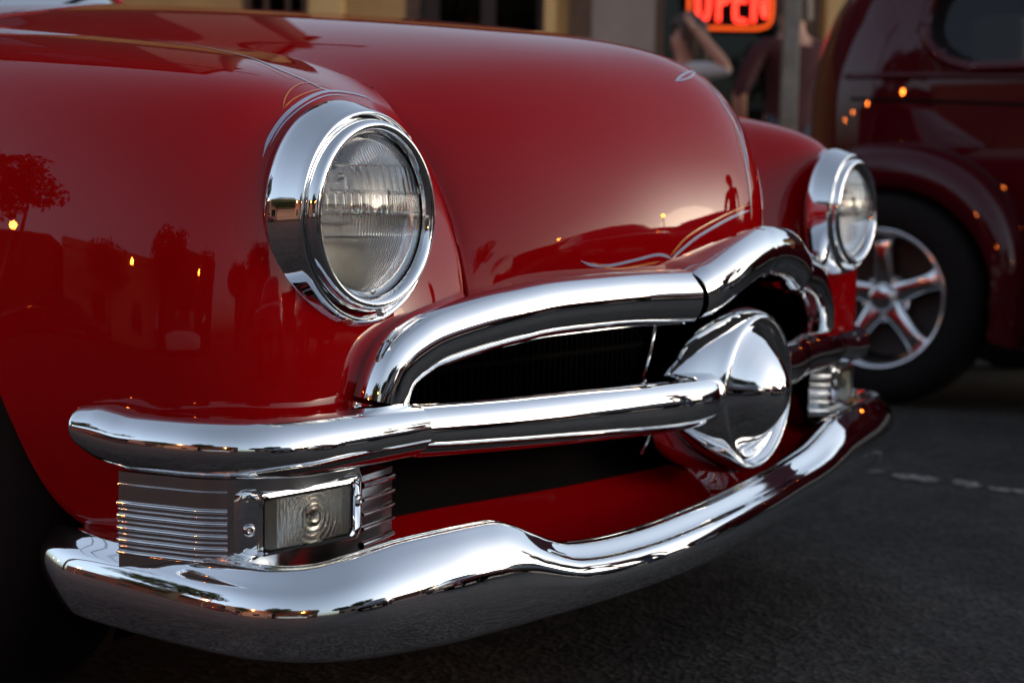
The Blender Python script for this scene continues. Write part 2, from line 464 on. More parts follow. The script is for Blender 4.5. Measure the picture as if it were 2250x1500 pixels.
# ---- headlights
def headlight(c, sgn, yaw, k=1.0):
    M = tr(c) @ rotz(yaw) @ rotx(math.pi/2) @ Matrix.Scale(k, 4)
    bp = [(.100, -.055), (.112, -.048), (.1145, -.040), (.1135, -.034), (.1115, -.026), (.1088, -.017), (.1068, -.009), (.1050, -.003), (.1034, -.0005), (.1020, -.002), (.1012, -.010), (.098, -.016)]
    bz = []
    for k in range(120):
        a = 2*math.pi*k/120
        bz.append([tuple(M @ Vector((r*math.cos(a), r*math.sin(a)*(1+.068*np.clip((r-.0985)/.013, 0, 1))-.004*np.clip((r-.0985)/.013, 0, 1), z))) for r, z in bp])
    h = part(MB().grid(np.array(bz), close_u=True), 'headlight', CHROME)
    ring = MB().lathe([(.0982, -.016), (.0988, -.006), (.0982, .002), (.0962, .0078), (.0930, .0108), (.0892, .0104), (.0860, .0068), (.0838, .0008)], M, 96)
    ring.build('retaining_ring', CHROME, h)
    # glass: smooth dome outside, moulded flutes inside
    R = .0838
    nr, na = 150, 460
    def dome(r): return .026*(1-(r/R)**2)-.002
    rr, aa = np.meshgrid(np.linspace(0, R, nr+1), np.linspace(0, 2*math.pi, na, endpoint=False), indexing='ij')
    gx, gz = rr*np.cos(aa), rr*np.sin(aa)
    X, Z = gx/R, gz/R
    sn = lambda q, p: np.abs(np.sin(math.pi*q/p))
    fl = np.where(Z > .60, .00045*sn(gx+.25*gz, .0042), np.where(Z > .28, .0005*sn(gx, .0120), np.where(Z > .03, np.where(X < .05, .0008*sn(gx, .0085), .0006*sn(gx, .0036)), np.where(Z > -.24, .00055*sn(gx, .0036), .00042*sn(gx-.22*gz, .0038)))))
    for b_ in (.60, .28, .03, -.24): fl = fl+.0006*np.exp(-((Z-b_)/.012)**2)
    fl = fl*np.clip((.97-rr/R)/.02, 0, 1)
    dm = .026*(1-(rr/R)**2)-.002
    R3 = np.array(M.to_3x3()); T3 = np.array(M.translation)
    F = list(np.stack([gx, gz, dm], -1)@R3.T+T3)
    B = list(np.stack([gx, gz, dm-.0050+fl], -1)@R3.T+T3)
    g = MB().grid(np.array(F+B[::-1]), close_v=True)
    lens = g.build('lens', LENS, h)
    for ang, rr in ((2.55, .068), (.35, .0775), (-1.57, .077)):
        x, z = rr*math.cos(ang), rr*math.sin(ang)
        nub = MB().lathe([(.0042, 0), (.0040, .0022), (.0026, .0036), (.0004, .0040)], M @ tr((x, z, dome(rr)-.0006)), 20)
        nub.build('aiming_pad', LENS, h)
    MB().lathe([(.0838, -.005), (.078, -.0115), (.068, -.0205), (.055, -.0300), (.040, -.0385), (.024, -.0445), (.010, -.0470), (.0005, -.0475)], M, 72).build('reflector', REFL, h)
    MB().lathe([(.009, -.0465), (.010, -.036), (.009, -.027), (.006, -.023), (.0005, -.022)], M, 32).build('bulb_shield', CHROME2, h)
    # screw at the bottom of the bezel
    a = -1.45
    MB().lathe([(.0005, .004), (.003, .0036), (.0045, .002), (.0045, -.003)], M @ tr((.1005*math.cos(a), .1005*math.sin(a), .004)), 20).build('screw', CHROME2, h)
    return h
headlight((-.657, .0, .627), -1, .0)
headlight((.657, .006, .640), 1, .0, .935)

# ---- chrome grille: arch, bar, spinner
def sweep(path, prof, ups=None, closed=False, n=6, scale=None):
    """prof: (out, up) pairs; 'out' is horizontal forward, 'up' is at right angles to the path within the vertical plane of the arch"""
    P = cr1(path, n)
    T = np.gradient(P, axis=0); T /= np.linalg.norm(T, axis=1)[:, None]
    G = []
    for i, p in enumerate(P):
        t = T[i]
        f = np.array([0, -1.0, 0]); f = f-t*(f@t); f /= np.linalg.norm(f)
        u = np.cross(f, t); u /= np.linalg.norm(u)
        if ups is not None and u@ups < 0: u = -u
        s = 1.0 if scale is None else np.interp(i/(len(P)-1), *scale)
        G.append([p+f*a*s+u*b*s for a, b in prof])
    return np.array(G), P
ell = lambda a, b, t0, t1, n: [(a*math.cos(t), b*math.sin(t)) for t in np.linspace(t0, t1, n)]
arch_prof = [(-.050, .0225), (-.012, .0255), (-.002, .0272), (.001, .0270)]+ell(.025, .0285, 1.02, -1.10, 22)+[(.004, -.0250), (-.006, -.0258), (-.008, -.0275), (-.004, -.0295), (-.010, -.0312), (-.030, -.0312)]
archL = [(-0.6445, -0.0003, 0.4079), (-0.6404, -0.0024, 0.4334), (-0.6333, -0.0044, 0.4558), (-0.6221, -0.0075, 0.472), (-0.5997, -0.0126, 0.4863), (-0.5712, -0.0187, 0.4975), (-0.505, -0.0339, 0.5118), (-0.4582, -0.0441, 0.5189), (-0.4103, -0.0543, 0.525), (-0.3381, -0.0716, 0.5291), (-0.2637, -0.0909, 0.5321), (-0.186, -0.1195, 0.5331)]
def archu(G, sgn):
    return G
def arch_mesh(sgn):
    path = np.array(archL)*(MIR if sgn > 0 else 1)
    P = cr1(path, 6)
    T = np.gradient(P, axis=0); T /= np.linalg.norm(T, axis=1)[:, None]
    G = []
    for i, p in enumerate(P):
        t = T[i] if sgn < 0 else -T[i]
        f = np.array([-.25*-1 if False else 0, -1.0, 0]); f = f-t*(f@t); f /= np.linalg.norm(f)
        u = np.cross(t, f); u /= np.linalg.norm(u)
        if u[2] < 0 and abs(u[2]) > .2: u = -u
        G.append([p+f*a*1.1+u*b*1.20 for a, b in arch_prof])
    return MB().grid(np.array(G) if sgn < 0 else far_low(np.array(G)))
for sgn in (-1, 1):
    part(arch_mesh(sgn), 'grille_arch', CHROME, angle=math.radians(50))
keep_prof = arch_prof
arch_prof = [(-.012, -.0300), (-.05, -.030), (-.10, -.012), (-.13, .02)]
for sgn in (-1, 1):
    part(arch_mesh(sgn), 'opening_liner', BLACK)
arch_prof = keep_prof
cap_path = [(-0.192, -0.123, 0.533), (-0.145, -0.127, 0.547), (-0.085, -0.128, 0.568), (-0.03, -0.124, 0.581), (0.0, -0.122, 0.583), (0.03, -0.124, 0.581), (0.085, -0.128, 0.568), (0.145, -0.127, 0.547), (0.192, -0.123, 0.533)]
P = cr1(cap_path, 8); T = np.gradient(P, axis=0); T /= np.linalg.norm(T, axis=1)[:, None]
G = []
for i, p in enumerate(P):
    f = np.array([0, -1.0, 0]); u = np.cross(T[i], f); u /= np.linalg.norm(u); u = u if u[2] > 0 else -u
    k = min(1.0, .90+.10*min(i, len(P)-1-i)/4.0)
    G.append([p+f*a*k+u*b*k for a, b in [(-.04, .034), (-.012, .0345)]+ell(.031, .0345, 1.2, -1.2, 22)+[(.0, -.034), (-.04, -.034)]])
part(MB().grid(far_low(np.array(G))), 'grille_cap', CHROME, angle=math.radians(50))

bar_c = [(-.632, -.031, .405), (-.56, -.046, .403), (-.48, -.062, .401), (-.38, -.083, .400), (-.28, -.102, .399), (-.20, -.113, .398), (-.135, -.113, .398), (-.095, -.104, .398), (-.06, -.085, .398)]
bar_prof = [(-.03, .026), (-.012, .0272)]+ell(.027, .0275, 1.3, -1.3, 24)+[(-.012, -.0272), (-.03, -.026)]
bar_e = [(-.628, -.031, .406), (-.68, -.030, .406), (-.735, -.029, .406), (-.785, -.024, .406), (-.828, -.006, .407), (-.856, .026, .408), (-.872, .070, .409), (-.881, .115, .410), (-.886, .152, .411), (-.888, .172, .4125)]
def bar_mesh(path, sgn, k0=1.0, end=False):
    P = cr1(np.array(path)*(MIR if sgn > 0 else 1), 7)
    T = np.gradient(P, axis=0); T[:, 2] = 0; T /= np.linalg.norm(T, axis=1)[:, None]
    G = []
    m = len(P)
    for i, p in enumerate(P):
        t = T[i]
        f = np.array([t[1], -t[0], 0]); 
        if f@np.array([-.2*-sgn*-1, -1, 0]) < 0: f = -f
        if end and i > m//3:                       # round the corner: forward turns to sideways
            g = np.array([t[1], -t[0], 0]); f = g if g[0]*sgn > 0 or abs(g[0]) < .05 and g[1] < 0 else -g
        s = k0
        sz = 1.0 if end else 1.05+.17*min(1, i/(m*.5))
        if end:
            e = (m-1-i)/(m-1)
            s *= min(1, math.sqrt(max(0, 1-(1-min(1, e/.10))**2))+.02)
            sz = .55+.45*min(1, e/.16)
            zc = .012*(1-min(1, e/.25))
        else: zc = 0
        G.append([p+f*a*k0*(s if a > 0 else 1)+np.array([0, 0, b*k0*sz+zc]) for a, b in bar_prof])
    G = np.array(G) if sgn < 0 else far_low(np.array(G))
    mb = MB().grid(G)
    if end:
        mb.poly([tuple(q) for q in G[-1]])
    return mb
for sgn in (-1, 1):
    part(bar_mesh(bar_c, sgn), 'grille_bar', CHROME, angle=math.radians(55))
    part(bar_mesh(bar_e, sgn, 1.035, True), 'bar_end', CHROME, angle=math.radians(55))

SM = tr((0, -.100, .398)) @ rotx(math.pi/2)
pod = cr1([(.029, .0965, .0965), (.0335, .0975, .0975), (.0352, .0990, .0990), (.0350, .1010, .1006), (.0315, .1065, .1040), (.0225, .1155, .1085), (.0100, .1290, .1122), (-.0040, .1430, .1142), (-.0200, .1540, .1146), (-.0450, .1590, .1120), (-.0750, .1520, .1020), (-.1000, .1300, .0800)], 3)
spin = MB().grid(np.array([[tuple(SM @ Vector((a*math.cos(t), b*math.sin(t), h))) for h, a, b in pod] for t in np.linspace(0, 2*math.pi, 120, endpoint=False)]), close_u=True)
spinner = part(spin, 'spinner', CHROME)
MB().lathe(cr1([(.0966, .0285), (.0945, .0225), (.0900, .0205), (.0840, .0220), (.0775, .0268), (.0690, .0345), (.0580, .0445), (.0450, .0550), (.0310, .0640), (.0180, .0700), (.0080, .0725), (.0005, .0730)], 4), SM, 96).build('bullet_nose', CHROME, spinner)

# dark opening behind the bars
MB_ = MB()
pts = [(-.70, .03), (-.60, .02), (-.40, -.02), (-.2, -.06), (0, -.075), (.2, -.06), (.40, -.02), (.60, .02), (.70, .03)]
P = cr1([(x, y+.10, 0) for x, y in pts], 4)
MB_.grid(np.array([P+np.array([0, -.055, .555]), P+np.array([0, .03, .565]), P*np.array([1, 0, 1])+np.array([0, .25, .57])]))
MB_.grid(np.array([P*np.array([1, 0, 1])+np.array([0, .25, .34]), P+np.array([0, .0, .375]), P+np.array([0, -.03, .385])]))
MB_.grid(np.array([P*np.array([1, 0, 1])+np.array([0, .25, .34]), P*np.array([1, 0, 1])+np.array([0, .25, .57])]))
for x in (-.70, .70): MB_.poly([(x, .25, .34), (x, .10, .385), (x, .07, .555), (x, .25, .57)])
part(MB_, 'grille_backing', BLACK)
rad = MB().box((0, .235, .45), (1.15, .02, .22))
for x in np.linspace(-.56, .56, 75): rad.box((x, .219, .45), (.004, .012, .21))
for z in (.36, .42, .48, .54): rad.box((0, .216, z), (1.14, .008, .006))
part(rad, 'radiator', material('radiator_fins', (.004, .004, .004), rough=.8, spec=.1), smooth=False)
# slim vertical stays in the openings
for (x, y, z0, z1) in ((-.215, -.075, .43, .50), (-.225, -.08, .335, .372)):
    b = MB().tube([(x, y, z0), (x+.006, y-.006, (z0+z1)/2), (x+.010, y-.010, z1)], .0022, 8)
    part(b, 'grille_stay', CHROME)

# red pan below the bar
pan_plan = [(-.80, .06), (-.78, .04), (-.70, .03), (-.60, .02), (-.45, .0), (-.3, -.03), (-.15, -.05), (0, -.06), (.15, -.05), (.3, -.03), (.45, .0), (.60, .02), (.70, .03), (.78, .04), (.80, .06)]
P = cr1([(x, y, 0) for x, y in pan_plan], 4)
prof = [(-.005, .385), (.015, .374), (.045, .362), (.066, .340), (.070, .315), (.055, .288), (.02, .262), (-.025, .243), (-.055, .236), (-.065, .232)]
prof = cr1(prof, 3)
k = np.clip((.93-np.abs(P[:, 0]))/.25, .0, 1)[:, None]
PG = np.array([P+np.hstack([0*k, a*k, np.full_like(k, z)]) for a, z in prof])
part(MB().grid(far_low(PG)), 'front_pan', PAINT)
# black strip along the hollow of the pan
sl = [(x, y) for x, y in pan_plan if abs(x) < .65]
Q = cr1([(x, y, 0) for x, y in sl], 4)
part(MB().grid(far_low(np.array([Q+np.array([0, a, z]) for a, z in ((.040, .366), (.058, .350), (.066, .330), (.064, .306), (.050, .287))]))), 'pan_black_strip', BLACK)

# ---- parking lamps under the bar ends
pk_plan = np.array([(-.616, .002), (-.65, -.006), (-.70, -.014), (-.75, -.017), (-.80, -.012), (-.838, .006), (-.860, .036), (-.870, .075), (-.877, .105), (-.880, .128)])
def parking(sgn):
    S = MIR if sgn > 0 else np.array([1, 1, 1.0])
    nfirst = len(bpy.data.objects)
    P = cr1(np.hstack([pk_plan, np.zeros((len(pk_plan), 1))]), 6)
    T = np.gradient(P, axis=0); T /= np.linalg.norm(T, axis=1)[:, None]
    N = np.stack([-T[:, 1]*-1, T[:, 0]*-1*-1, 0*T[:, 0]], 1)
    N = np.stack([T[:, 1], -T[:, 0], 0*T[:, 0]], 1)
    if N[0][1] > 0: N = -N
    zt, zb = .378, .272
    xs = P[:, 0]
    ztop = np.where(xs > -.69, .362, zt)
    base = MB().grid(np.array([(P-N*.02+np.array([0, 0, 1])*ztop[:, None])*S, (P+np.array([0, 0, 1])*ztop[:, None])*S, (P+np.array([0, 0, zb]))*S, (P-N*.03+np.array([0, 0, zb]))*S]))
    # end plate facing the middle of the car
    o = part(base, 'parking_light', CHROME2, angle=.6)
    def strip(i0, i1, z, h, d, name):
        Q = P[i0:i1]; n = N[i0:i1]
        A = [Q+n*.0+np.array([0, 0, z+h]), Q+n*d*.8+np.array([0, 0, z+h*.75]), Q+n*d+np.array([0, 0, z+h*.2]), Q+n*d+np.array([0, 0, z-h*.2]), Q+n*d*.8+np.array([0, 0, z-h*.75]), Q+np.array([0, 0, z-h])]
        MB().grid(np.array(A)*S).build(name, CHROME, o)
    iL = int(np.argmax(xs < -.846)); iR = int(np.argmax(xs < -.684))
    for z in (.3475, .3355, .3235, .3115, .2995):
        strip(iL, len(P), z, .0021, .0036, 'rib')
    for z in (.3660, .3415, .3295, .3175, .3055):
        strip(iL, len(P), z, .0008, .0016, 'rib')
    for z in (.352, .337, .322, .307, .290):
        strip(0, iR, z, .0040 if z in (.352, .29) else .0020, .0038, 'rib')
    # lamp frame: follows the panel, a raised rounded rectangle
    def onp(x, z, d):
        i = int(np.argmin(abs(xs-x)))
        return (P[i]+N[i]*d+np.array([x-xs[i], 0, z]))*S
    def rrect(x0, x1, z0, z1, r, n=6):
        out = []
        for cx, cz, a in ((x1-r, z1-r, 0), (x0+r, z1-r, 90), (x0+r, z0+r, 180), (x1-r, z0+r, 270)):
            for t in np.linspace(0, 90, n):
                q = math.radians(a+t); out.append((cx+r*math.cos(q), cz+r*math.sin(q)))
        return out
    X0, X1, Z0, Z1 = -.843, -.688, .3000, .3680
    LX0, LX1 = -.822, -.708
    rings = []
    for ins, d in ((0, 0), (.0, .0030), (.002, .0048), (.005, .0050)):
        rings.append([onp(x, z, d) for x, z in rrect(X0+ins, X1-ins, Z0+ins, Z1-ins, .010)])
    for ins, d in ((0, .0050), (.0, .0068), (.002, .0076), (.004, .0062), (.0045, .000)):
        rings.append([onp(x, z, d) for x, z in rrect(LX0-.004+ins, LX1+.004-ins, Z0+.004+ins, Z1-.004-ins, .006)])
    MB().grid(np.array(rings), close_v=True).build('lamp_frame', CHROME, o, angle=.7)
    # lens: a shallow moulded cushion with concentric prisms
    def lens_h(x, z):
        cx, cz = (LX0+LX1)/2, (Z0+Z1)/2
        r = math.hypot(x-cx, z-cz)
        return .0052+.0006*abs(math.sin(math.pi*r/.0062))*(1 if r > .014 else .25)+(.0022*max(0, 1-(r/.013)**2))+.0005*abs(math.sin(math.pi*x/.0034))*(1 if r > .014 else 0)
    gx = np.linspace(LX0+.0008, LX1-.0008, 190); gz = np.linspace(Z0+.0088, Z1-.0088, 100)
    F = np.array([[onp(x, z, lens_h(x, z)) for x in gx] for z in gz])
    i_ = [int(np.argmin(abs(xs-x))) for x in gx]
    for c, x in enumerate(gx):                       # smooth interpolation along the panel instead of its nearest row
        px = np.interp(-x, -xs, P[:, 1]); n = np.stack([np.interp(-x, -xs, N[:, q]) for q in (0, 1)])
        for r_, z in enumerate(gz):
            d = lens_h(x, z)
            F[r_, c] = np.array([x+n[0]*d, px+n[1]*d, z])*S
    mb = MB().grid(F)
    Bk = np.array([[np.array([x, np.interp(-x, -xs, P[:, 1])-.003, z])*S for x in gx] for z in gz])
    mb.grid(Bk[::8, ::8])
    mb.build('lens', LENS2, o)
    Rf = np.array([[np.array([x, np.interp(-x, -xs, P[:, 1])-.0035+.007*(1-((x-gx.mean())/.06)**2), z])*S for x in gx[::6]] for z in gz[::6]])
    MB().grid(Rf).build('reflector', material('lamp_white', (.72, .72, .69), rough=.4, metal=.25) if 'lamp_white' not in MATS else MATS['lamp_white'], o)
    bm2 = MB().lathe([(.0005, 0), (.006, .002), (.0085, .006), (.006, .0095), (.0005, .011)], tr(onp((LX0+LX1)/2, (Z0+Z1)/2, -.001)) @ rotx(math.pi/2), 20)
    bm2.build('bulb', LENS2, o)
    MB().tube(np.array([onp(x, z, .0058) for x, z in rrect(LX0+.0006, LX1-.0006, Z0+.0086, Z1-.0086, .006)]+[onp(*rrect(LX0+.0006, LX1-.0006, Z0+.0086, Z1-.0086, .006)[0], .0058)]), .0012, 6, caps=False).build('lens_seal', RUBBER, o)
    for x in (-.8325, -.6975):
        z = (Z0+Z1)/2+(-.004 if x < -.75 else .006)
        p = onp(x, z, .0048); i = int(np.argmin(abs(xs-x))); n = N[i]*S
        M = Matrix.LocRotScale(Vector(p), Vector(n).to_track_quat('Z', 'Y'), None)
        sc_ = MB().lathe([(.0065, -.001), (.0062, .001), (.0045, .0028), (.0015, .0034), (.0012, .0022), (.0004, .0022)], M, 24)
        sc_.build('screw', CHROME2, o)
    return o
for sgn in (-1, 1):
    pk = parking(sgn)
    if sgn > 0:
        for o in [pk]+list(pk.children):
            co = np.empty(len(o.data.vertices)*3); o.data.vertices.foreach_get('co', co)
            o.data.vertices.foreach_set('co', far_low(co.reshape(-1, 3)).ravel())

# ---- bumper
bs = np.array([[-.857, .238, .22, .306], [-.868, .206, .22, .306], [-.873, .140, .22, .306], [-.8745, .068, .22, .305], [-.872, -.005, .22, .303], [-.862, -.049, .22, .302], [-.840, -.086, .22, .305], [-.807, -.114, .22, .313], [-.758, -.135, .22, .322], [-.705, -.152, .22, .326], [-.66, -.160, .22, .3265],
               [-.635, -.164, .22, .3250], [-.610, -.168, .22, .318], [-.582, -.172, .22, .3065], [-.555, -.176, .22, .2955], [-.525, -.180, .22, .287], [-.47, -.186, .22, .282], [-.38, -.192, .22, .281], [-.27, -.191, .22, .283], [-.16, -.182, .22, .284], [-.03, -.168, .22, .286], [.10, -.150, .22, .290], [.20, -.140, .22, .298], [.27, -.133, .22, .312], [.33, -.126, .22, .323], [.43, -.111, .22, .326], [.555, -.088, .22, .324], [.68, -.056, .22, .320], [.775, -.022, .22, .316], [.835, .020, .22, .312], [.868, .07, .22, .310], [.885, .14, .22, .308], [.888, .21, .22, .306]])
B = cr1(bs, 6)
T = np.gradient(B[:, :2], axis=0)
for _ in range(6): T[1:-1] = (T[:-2]+2*T[1:-1]+T[2:])/4
T /= np.linalg.norm(T, axis=1)[:, None]
N2 = np.stack([T[:, 1], -T[:, 0]], 1)
def bump_prof(zb, zt):
    h = zt-zb
    top = [(-.060, zt-.040), (-.052, zt-.016), (-.042, zt-.006), (-.032, zt-.0020), (-.0265, zt), (-.0225, zt-.0014), (-.0185, zt-.0012), (-.0150, zt-.0018), (-.0110, zt-.0050)]
    face = [(-.002, zt-.014), (.006, zt-.25*h), (.0110, zt-.37*h), (.0132, zt-.49*h), (.0130, zt-.62*h), (.0102, zt-.77*h), (.0055, zt-.92*h), (.0010, zb), (-.012, zb-.003), (-.045, zb+.004)]
    return cr1(top+face, 3)
G = []
m = len(B)
for i, (x, y, zb, zt) in enumerate(B):
    e = min(i, m-1-i)
    s = 1.0 if e > 1 else (.90, .98)[e]
    zz = (zb+zt)/2
    q = []
    k_ = max(0, 1-i/14)**2
    for a, z in bump_prof(zb, zt):
        q.append((x+N2[i, 0]*a*s, y+N2[i, 1]*a*s+.034*k_*np.clip((z-zb)/(zt-zb), 0, 1), zz+(z-zz)*(1 if e > 1 else (.93, .985)[e])))
    G.append(q)
mb = MB().grid(np.array(G))
mb.poly(G[0]); mb.poly(G[-1])
part(mb, 'bumper', CHROME, angle=math.radians(60))

# ---- pinstripes: narrow painted ribbons laid on the panels
dg = bpy.context.evaluated_depsgraph_get()
def bvh_of(o):
    me = o.data
    return BVHTree.FromPolygons([v.co.copy() for v in me.vertices], [tuple(p.vertices) for p in me.polygons])
BV = {'hood': bvh_of(hood), 'fl': bvh_of(fenders[0]), 'fr': bvh_of(fenders[1])}
def stripe(surf, pts, w, mat, parent, taper=True, off=.0007):
    P = cr1(pts, 10)
    bv = BV[surf]
    pos, nor = [], []
    for p in P:
        l, n, i, d = bv.find_nearest(Vector(p))
        if l is None: continue
        if n.dot(Vector(CAM)-l) < 0: n = -n
        pos.append(np.array(l)); nor.append(np.array(n))
    pos = np.array(pos); nor = np.array(nor)
    for _ in range(2): nor[1:-1] = (nor[:-2]+nor[1:-1]*2+nor[2:])/4
    T = np.gradient(pos, axis=0); T /= np.linalg.norm(T, axis=1)[:, None]+1e-9
    W = np.cross(nor, T); W /= np.linalg.norm(W, axis=1)[:, None]+1e-9
    m = len(pos)
    t = np.linspace(0, 1, m)
    k = np.clip(np.minimum(t, 1-t)*7, .15, 1) if taper else np.ones(m)
    a = pos+nor*off+W*(w/2*k)[:, None]; b = pos+nor*off-W*(w/2*k)[:, None]; c = pos+nor*(off+.0001)
    MB().grid(np.array([a, c, b])).build('pinstripe', mat, parent)
STRIPES = [
    ('fl', 'B', 0.0042, [(-0.5911, 0.4002, 0.8294), (-0.6009, 0.3206, 0.8185), (-0.6153, 0.2473, 0.8063), (-0.628, 0.1928, 0.795), (-0.6461, 0.1352, 0.7791), (-0.6418, 0.0999, 0.7658), (-0.631, 0.0869, 0.7586), (-0.6041, 0.0911, 0.7582)]),
    ('fl', 'B', 0.004, [(-0.7583, 0.0561, 0.6827), (-0.7489, 0.0583, 0.6983), (-0.7312, 0.0603, 0.7172), (-0.7084, 0.063, 0.7331), (-0.6735, 0.0699, 0.7476), (-0.6313, 0.0835, 0.7565), (-0.5861, 0.097, 0.7592), (-0.5446, 0.1059, 0.7578), (-0.5241, 0.1017, 0.7505)]),
    ('fl', 'B', 0.0016, [(-0.7488, 0.0559, 0.6938), (-0.7298, 0.0579, 0.7145), (-0.7063, 0.06, 0.7304), (-0.6723, 0.0659, 0.7443), (-0.6327, 0.0771, 0.7525), (-0.5925, 0.0881, 0.7546)]),
    ('fl', 'O', 0.0016, [(-0.719, 0.0663, 0.7321), (-0.7057, 0.0749, 0.745), (-0.6815, 0.0861, 0.7572), (-0.6479, 0.0976, 0.7648), (-0.6219, 0.0969, 0.7634), (-0.6056, 0.0931, 0.7596)]),
    ('fl', 'O', 0.0016, [(-0.719, 0.0663, 0.7321), (-0.6984, 0.0705, 0.7436), (-0.6666, 0.0774, 0.7534), (-0.6282, 0.0894, 0.7598)]),
    ('fl', 'O', 0.0014, [(-0.6406, 0.279, 0.8093), (-0.6439, 0.2187, 0.799), (-0.6494, 0.172, 0.7888), (-0.6633, 0.1204, 0.7733), (-0.664, 0.099, 0.765)]),
    ('hood', 'B', 0.0035, [(-0.0918, -0.0406, 0.8049), (-0.0581, -0.0343, 0.8161), (-0.0175, -0.025, 0.8245), (0.0012, -0.0178, 0.8275)]),
    ('hood', 'B', 0.003, [(-0.0918, -0.0406, 0.8049), (-0.0644, -0.0413, 0.81), (-0.0367, -0.0367, 0.8165), (0.0121, -0.0156, 0.8273)]),
    ('hood', 'B', 0.0028, [(-0.0138, 0.011, 0.8433), (-0.009, 0.0008, 0.8384), (-0.0029, -0.0101, 0.8324), (0.0095, -0.0156, 0.8277)]),
    ('hood', 'B', 0.005, [(-0.0039, -0.0205, 0.8264), (0.0032, -0.038, 0.8136), (-0.0014, -0.0658, 0.7881), (0.0071, -0.0828, 0.7616), (-0.0116, -0.1052, 0.7241), (-0.0238, -0.1191, 0.6859)]),
    ('hood', 'B', 0.0035, [(-0.0059, -0.0301, 0.8204), (-0.0104, -0.0507, 0.8048), (-0.0182, -0.0773, 0.7759), (-0.0143, -0.0966, 0.7433), (-0.0275, -0.1151, 0.7007), (-0.0303, -0.1244, 0.6589), (-0.0306, -0.127, 0.6291)]),
    ('hood', 'O', 0.0022, [(-0.0133, -0.0628, 0.7934), (-0.0073, -0.0795, 0.7711), (-0.0247, -0.1006, 0.7368), (-0.0348, -0.1161, 0.6975)]),
    ('hood', 'O', 0.0022, [(-0.0267, -0.1207, 0.6799), (-0.0286, -0.1252, 0.653), (-0.0291, -0.127, 0.6261)]),
    ('hood', 'B', 0.0036, [(-0.3355, -0.0532, 0.5766), (-0.3191, -0.059, 0.5716), (-0.2928, -0.0686, 0.5708), (-0.2524, -0.0829, 0.5777), (-0.2239, -0.0921, 0.5831), (-0.2069, -0.0969, 0.5818), (-0.1962, -0.0995, 0.5778)]),
    ('hood', 'B', 0.004, [(-0.1962, -0.0995, 0.5778), (-0.1837, -0.1033, 0.5868), (-0.153, -0.1109, 0.6043), (-0.1081, -0.1196, 0.6217), (-0.0678, -0.1251, 0.6336), (-0.0331, -0.1265, 0.6398)]),
    ('hood', 'O', 0.0024, [(-0.3195, -0.0592, 0.5743), (-0.2855, -0.0707, 0.5669), (-0.2443, -0.0849, 0.5709), (-0.2152, -0.094, 0.5752)]),
    ('hood', 'O', 0.0028, [(-0.199, -0.099, 0.5812), (-0.1889, -0.1022, 0.5913), (-0.1683, -0.1073, 0.606), (-0.1264, -0.1159, 0.6227), (-0.0759, -0.1237, 0.6383), (-0.0322, -0.1257, 0.6482)]),
    ('fr', 'B', 0.0045, [(0.633, 0.068, 0.7189), (0.6521, 0.0693, 0.7394), (0.6863, 0.073, 0.7503)]),
    ('fr', 'O', 0.003, [(0.6441, 0.0672, 0.7296), (0.6715, 0.0692, 0.7457), (0.6913, 0.0725, 0.7489)])]
PAR = {'hood': hood, 'fl': fenders[0], 'fr': fenders[1]}
for s_, c_, w_, P_ in STRIPES:
    stripe(s_, P_, w_, PINB if c_ == 'B' else PINO, PAR[s_])

# ---- the rest of the body
tyre_prof = [(.185, -.085), (.215, -.100), (.28, -.104), (.325, -.095), (.345, -.075), (.352, -.04), (.353, 0), (.352, .04), (.345, .075), (.325, .095), (.28, .104), (.215, .100), (.185, .085)]
def road_wheel(c, sgn):
    M = tr(c) @ roty(sgn*math.pi/2)
    w = part(MB().lathe(tyre_prof, M, 56), 'wheel', RUBBER)
    MB().lathe([(.20, -.09), (.19, -.02), (.15, .03), (.08, .05), (.05, .07), (.0005, .078)], M, 40).build('hubcap', CHROME, w)
    return w
for y in (.62, 3.52):
    for sgn in (-1, 1):
        road_wheel((sgn*.78, y, .353), sgn)
# wheel wells and floor, all matt black
well = MB()
for y in (.62,):
    for sgn in (-1, 1):
        A = np.linspace(-.35, math.pi+.35, 24)
        well.grid(np.array([[(sgn*xx, y+.47*math.cos(a), .33+.40*math.sin(a)) for a in A] for xx in (.845, .50)]))
        well.poly([(sgn*.50, y+.47*math.cos(a), .33+.40*math.sin(a)) for a in A])
        well.poly([(sgn*.80, .235, .24), (sgn*.5, .235, .24), (sgn*.5, .235, .60), (sgn*.80, .235, .60)])
well.box((0, 2.35, .215), (1.5, 4.5, .03))
part(well, 'underbody', BLACK, smooth=False)
sec_y = [1.452, 1.8, 2.3, 2.8, 3.3, 3.8, 4.3, 4.6, 4.78, 4.86]
sec = []
for y in sec_y:
    t = max(0, (y-3.3)/1.56)
    k = 1-.10*t**2 if y < 4.6 else (1-.10*t**2)*math.sqrt(max(.02, 1-((y-4.55)/.33)**2))
    dz = -.10*t**2
    sec.append([(.914*k, y, .30), (.916*k, y, .42), (.914*k, y, .55), (.905*k, y, .66), (.885*k, y, .76+dz*.3), (.845*k, y, .845+dz*.6), (.77*k, y, .895+dz), (.66*k, y, .915+dz), (.58*k, y, .925+dz), (.3*k, y, .955+dz), (0, y, .965+dz)])
sec = np.array(sec)
whole = np.concatenate([sec*MIR, sec[:, -2::-1]], axis=1)
part(MB().grid(cr1(cr1(whole, 4, 0), 3, 1)), 'body', PAINT)
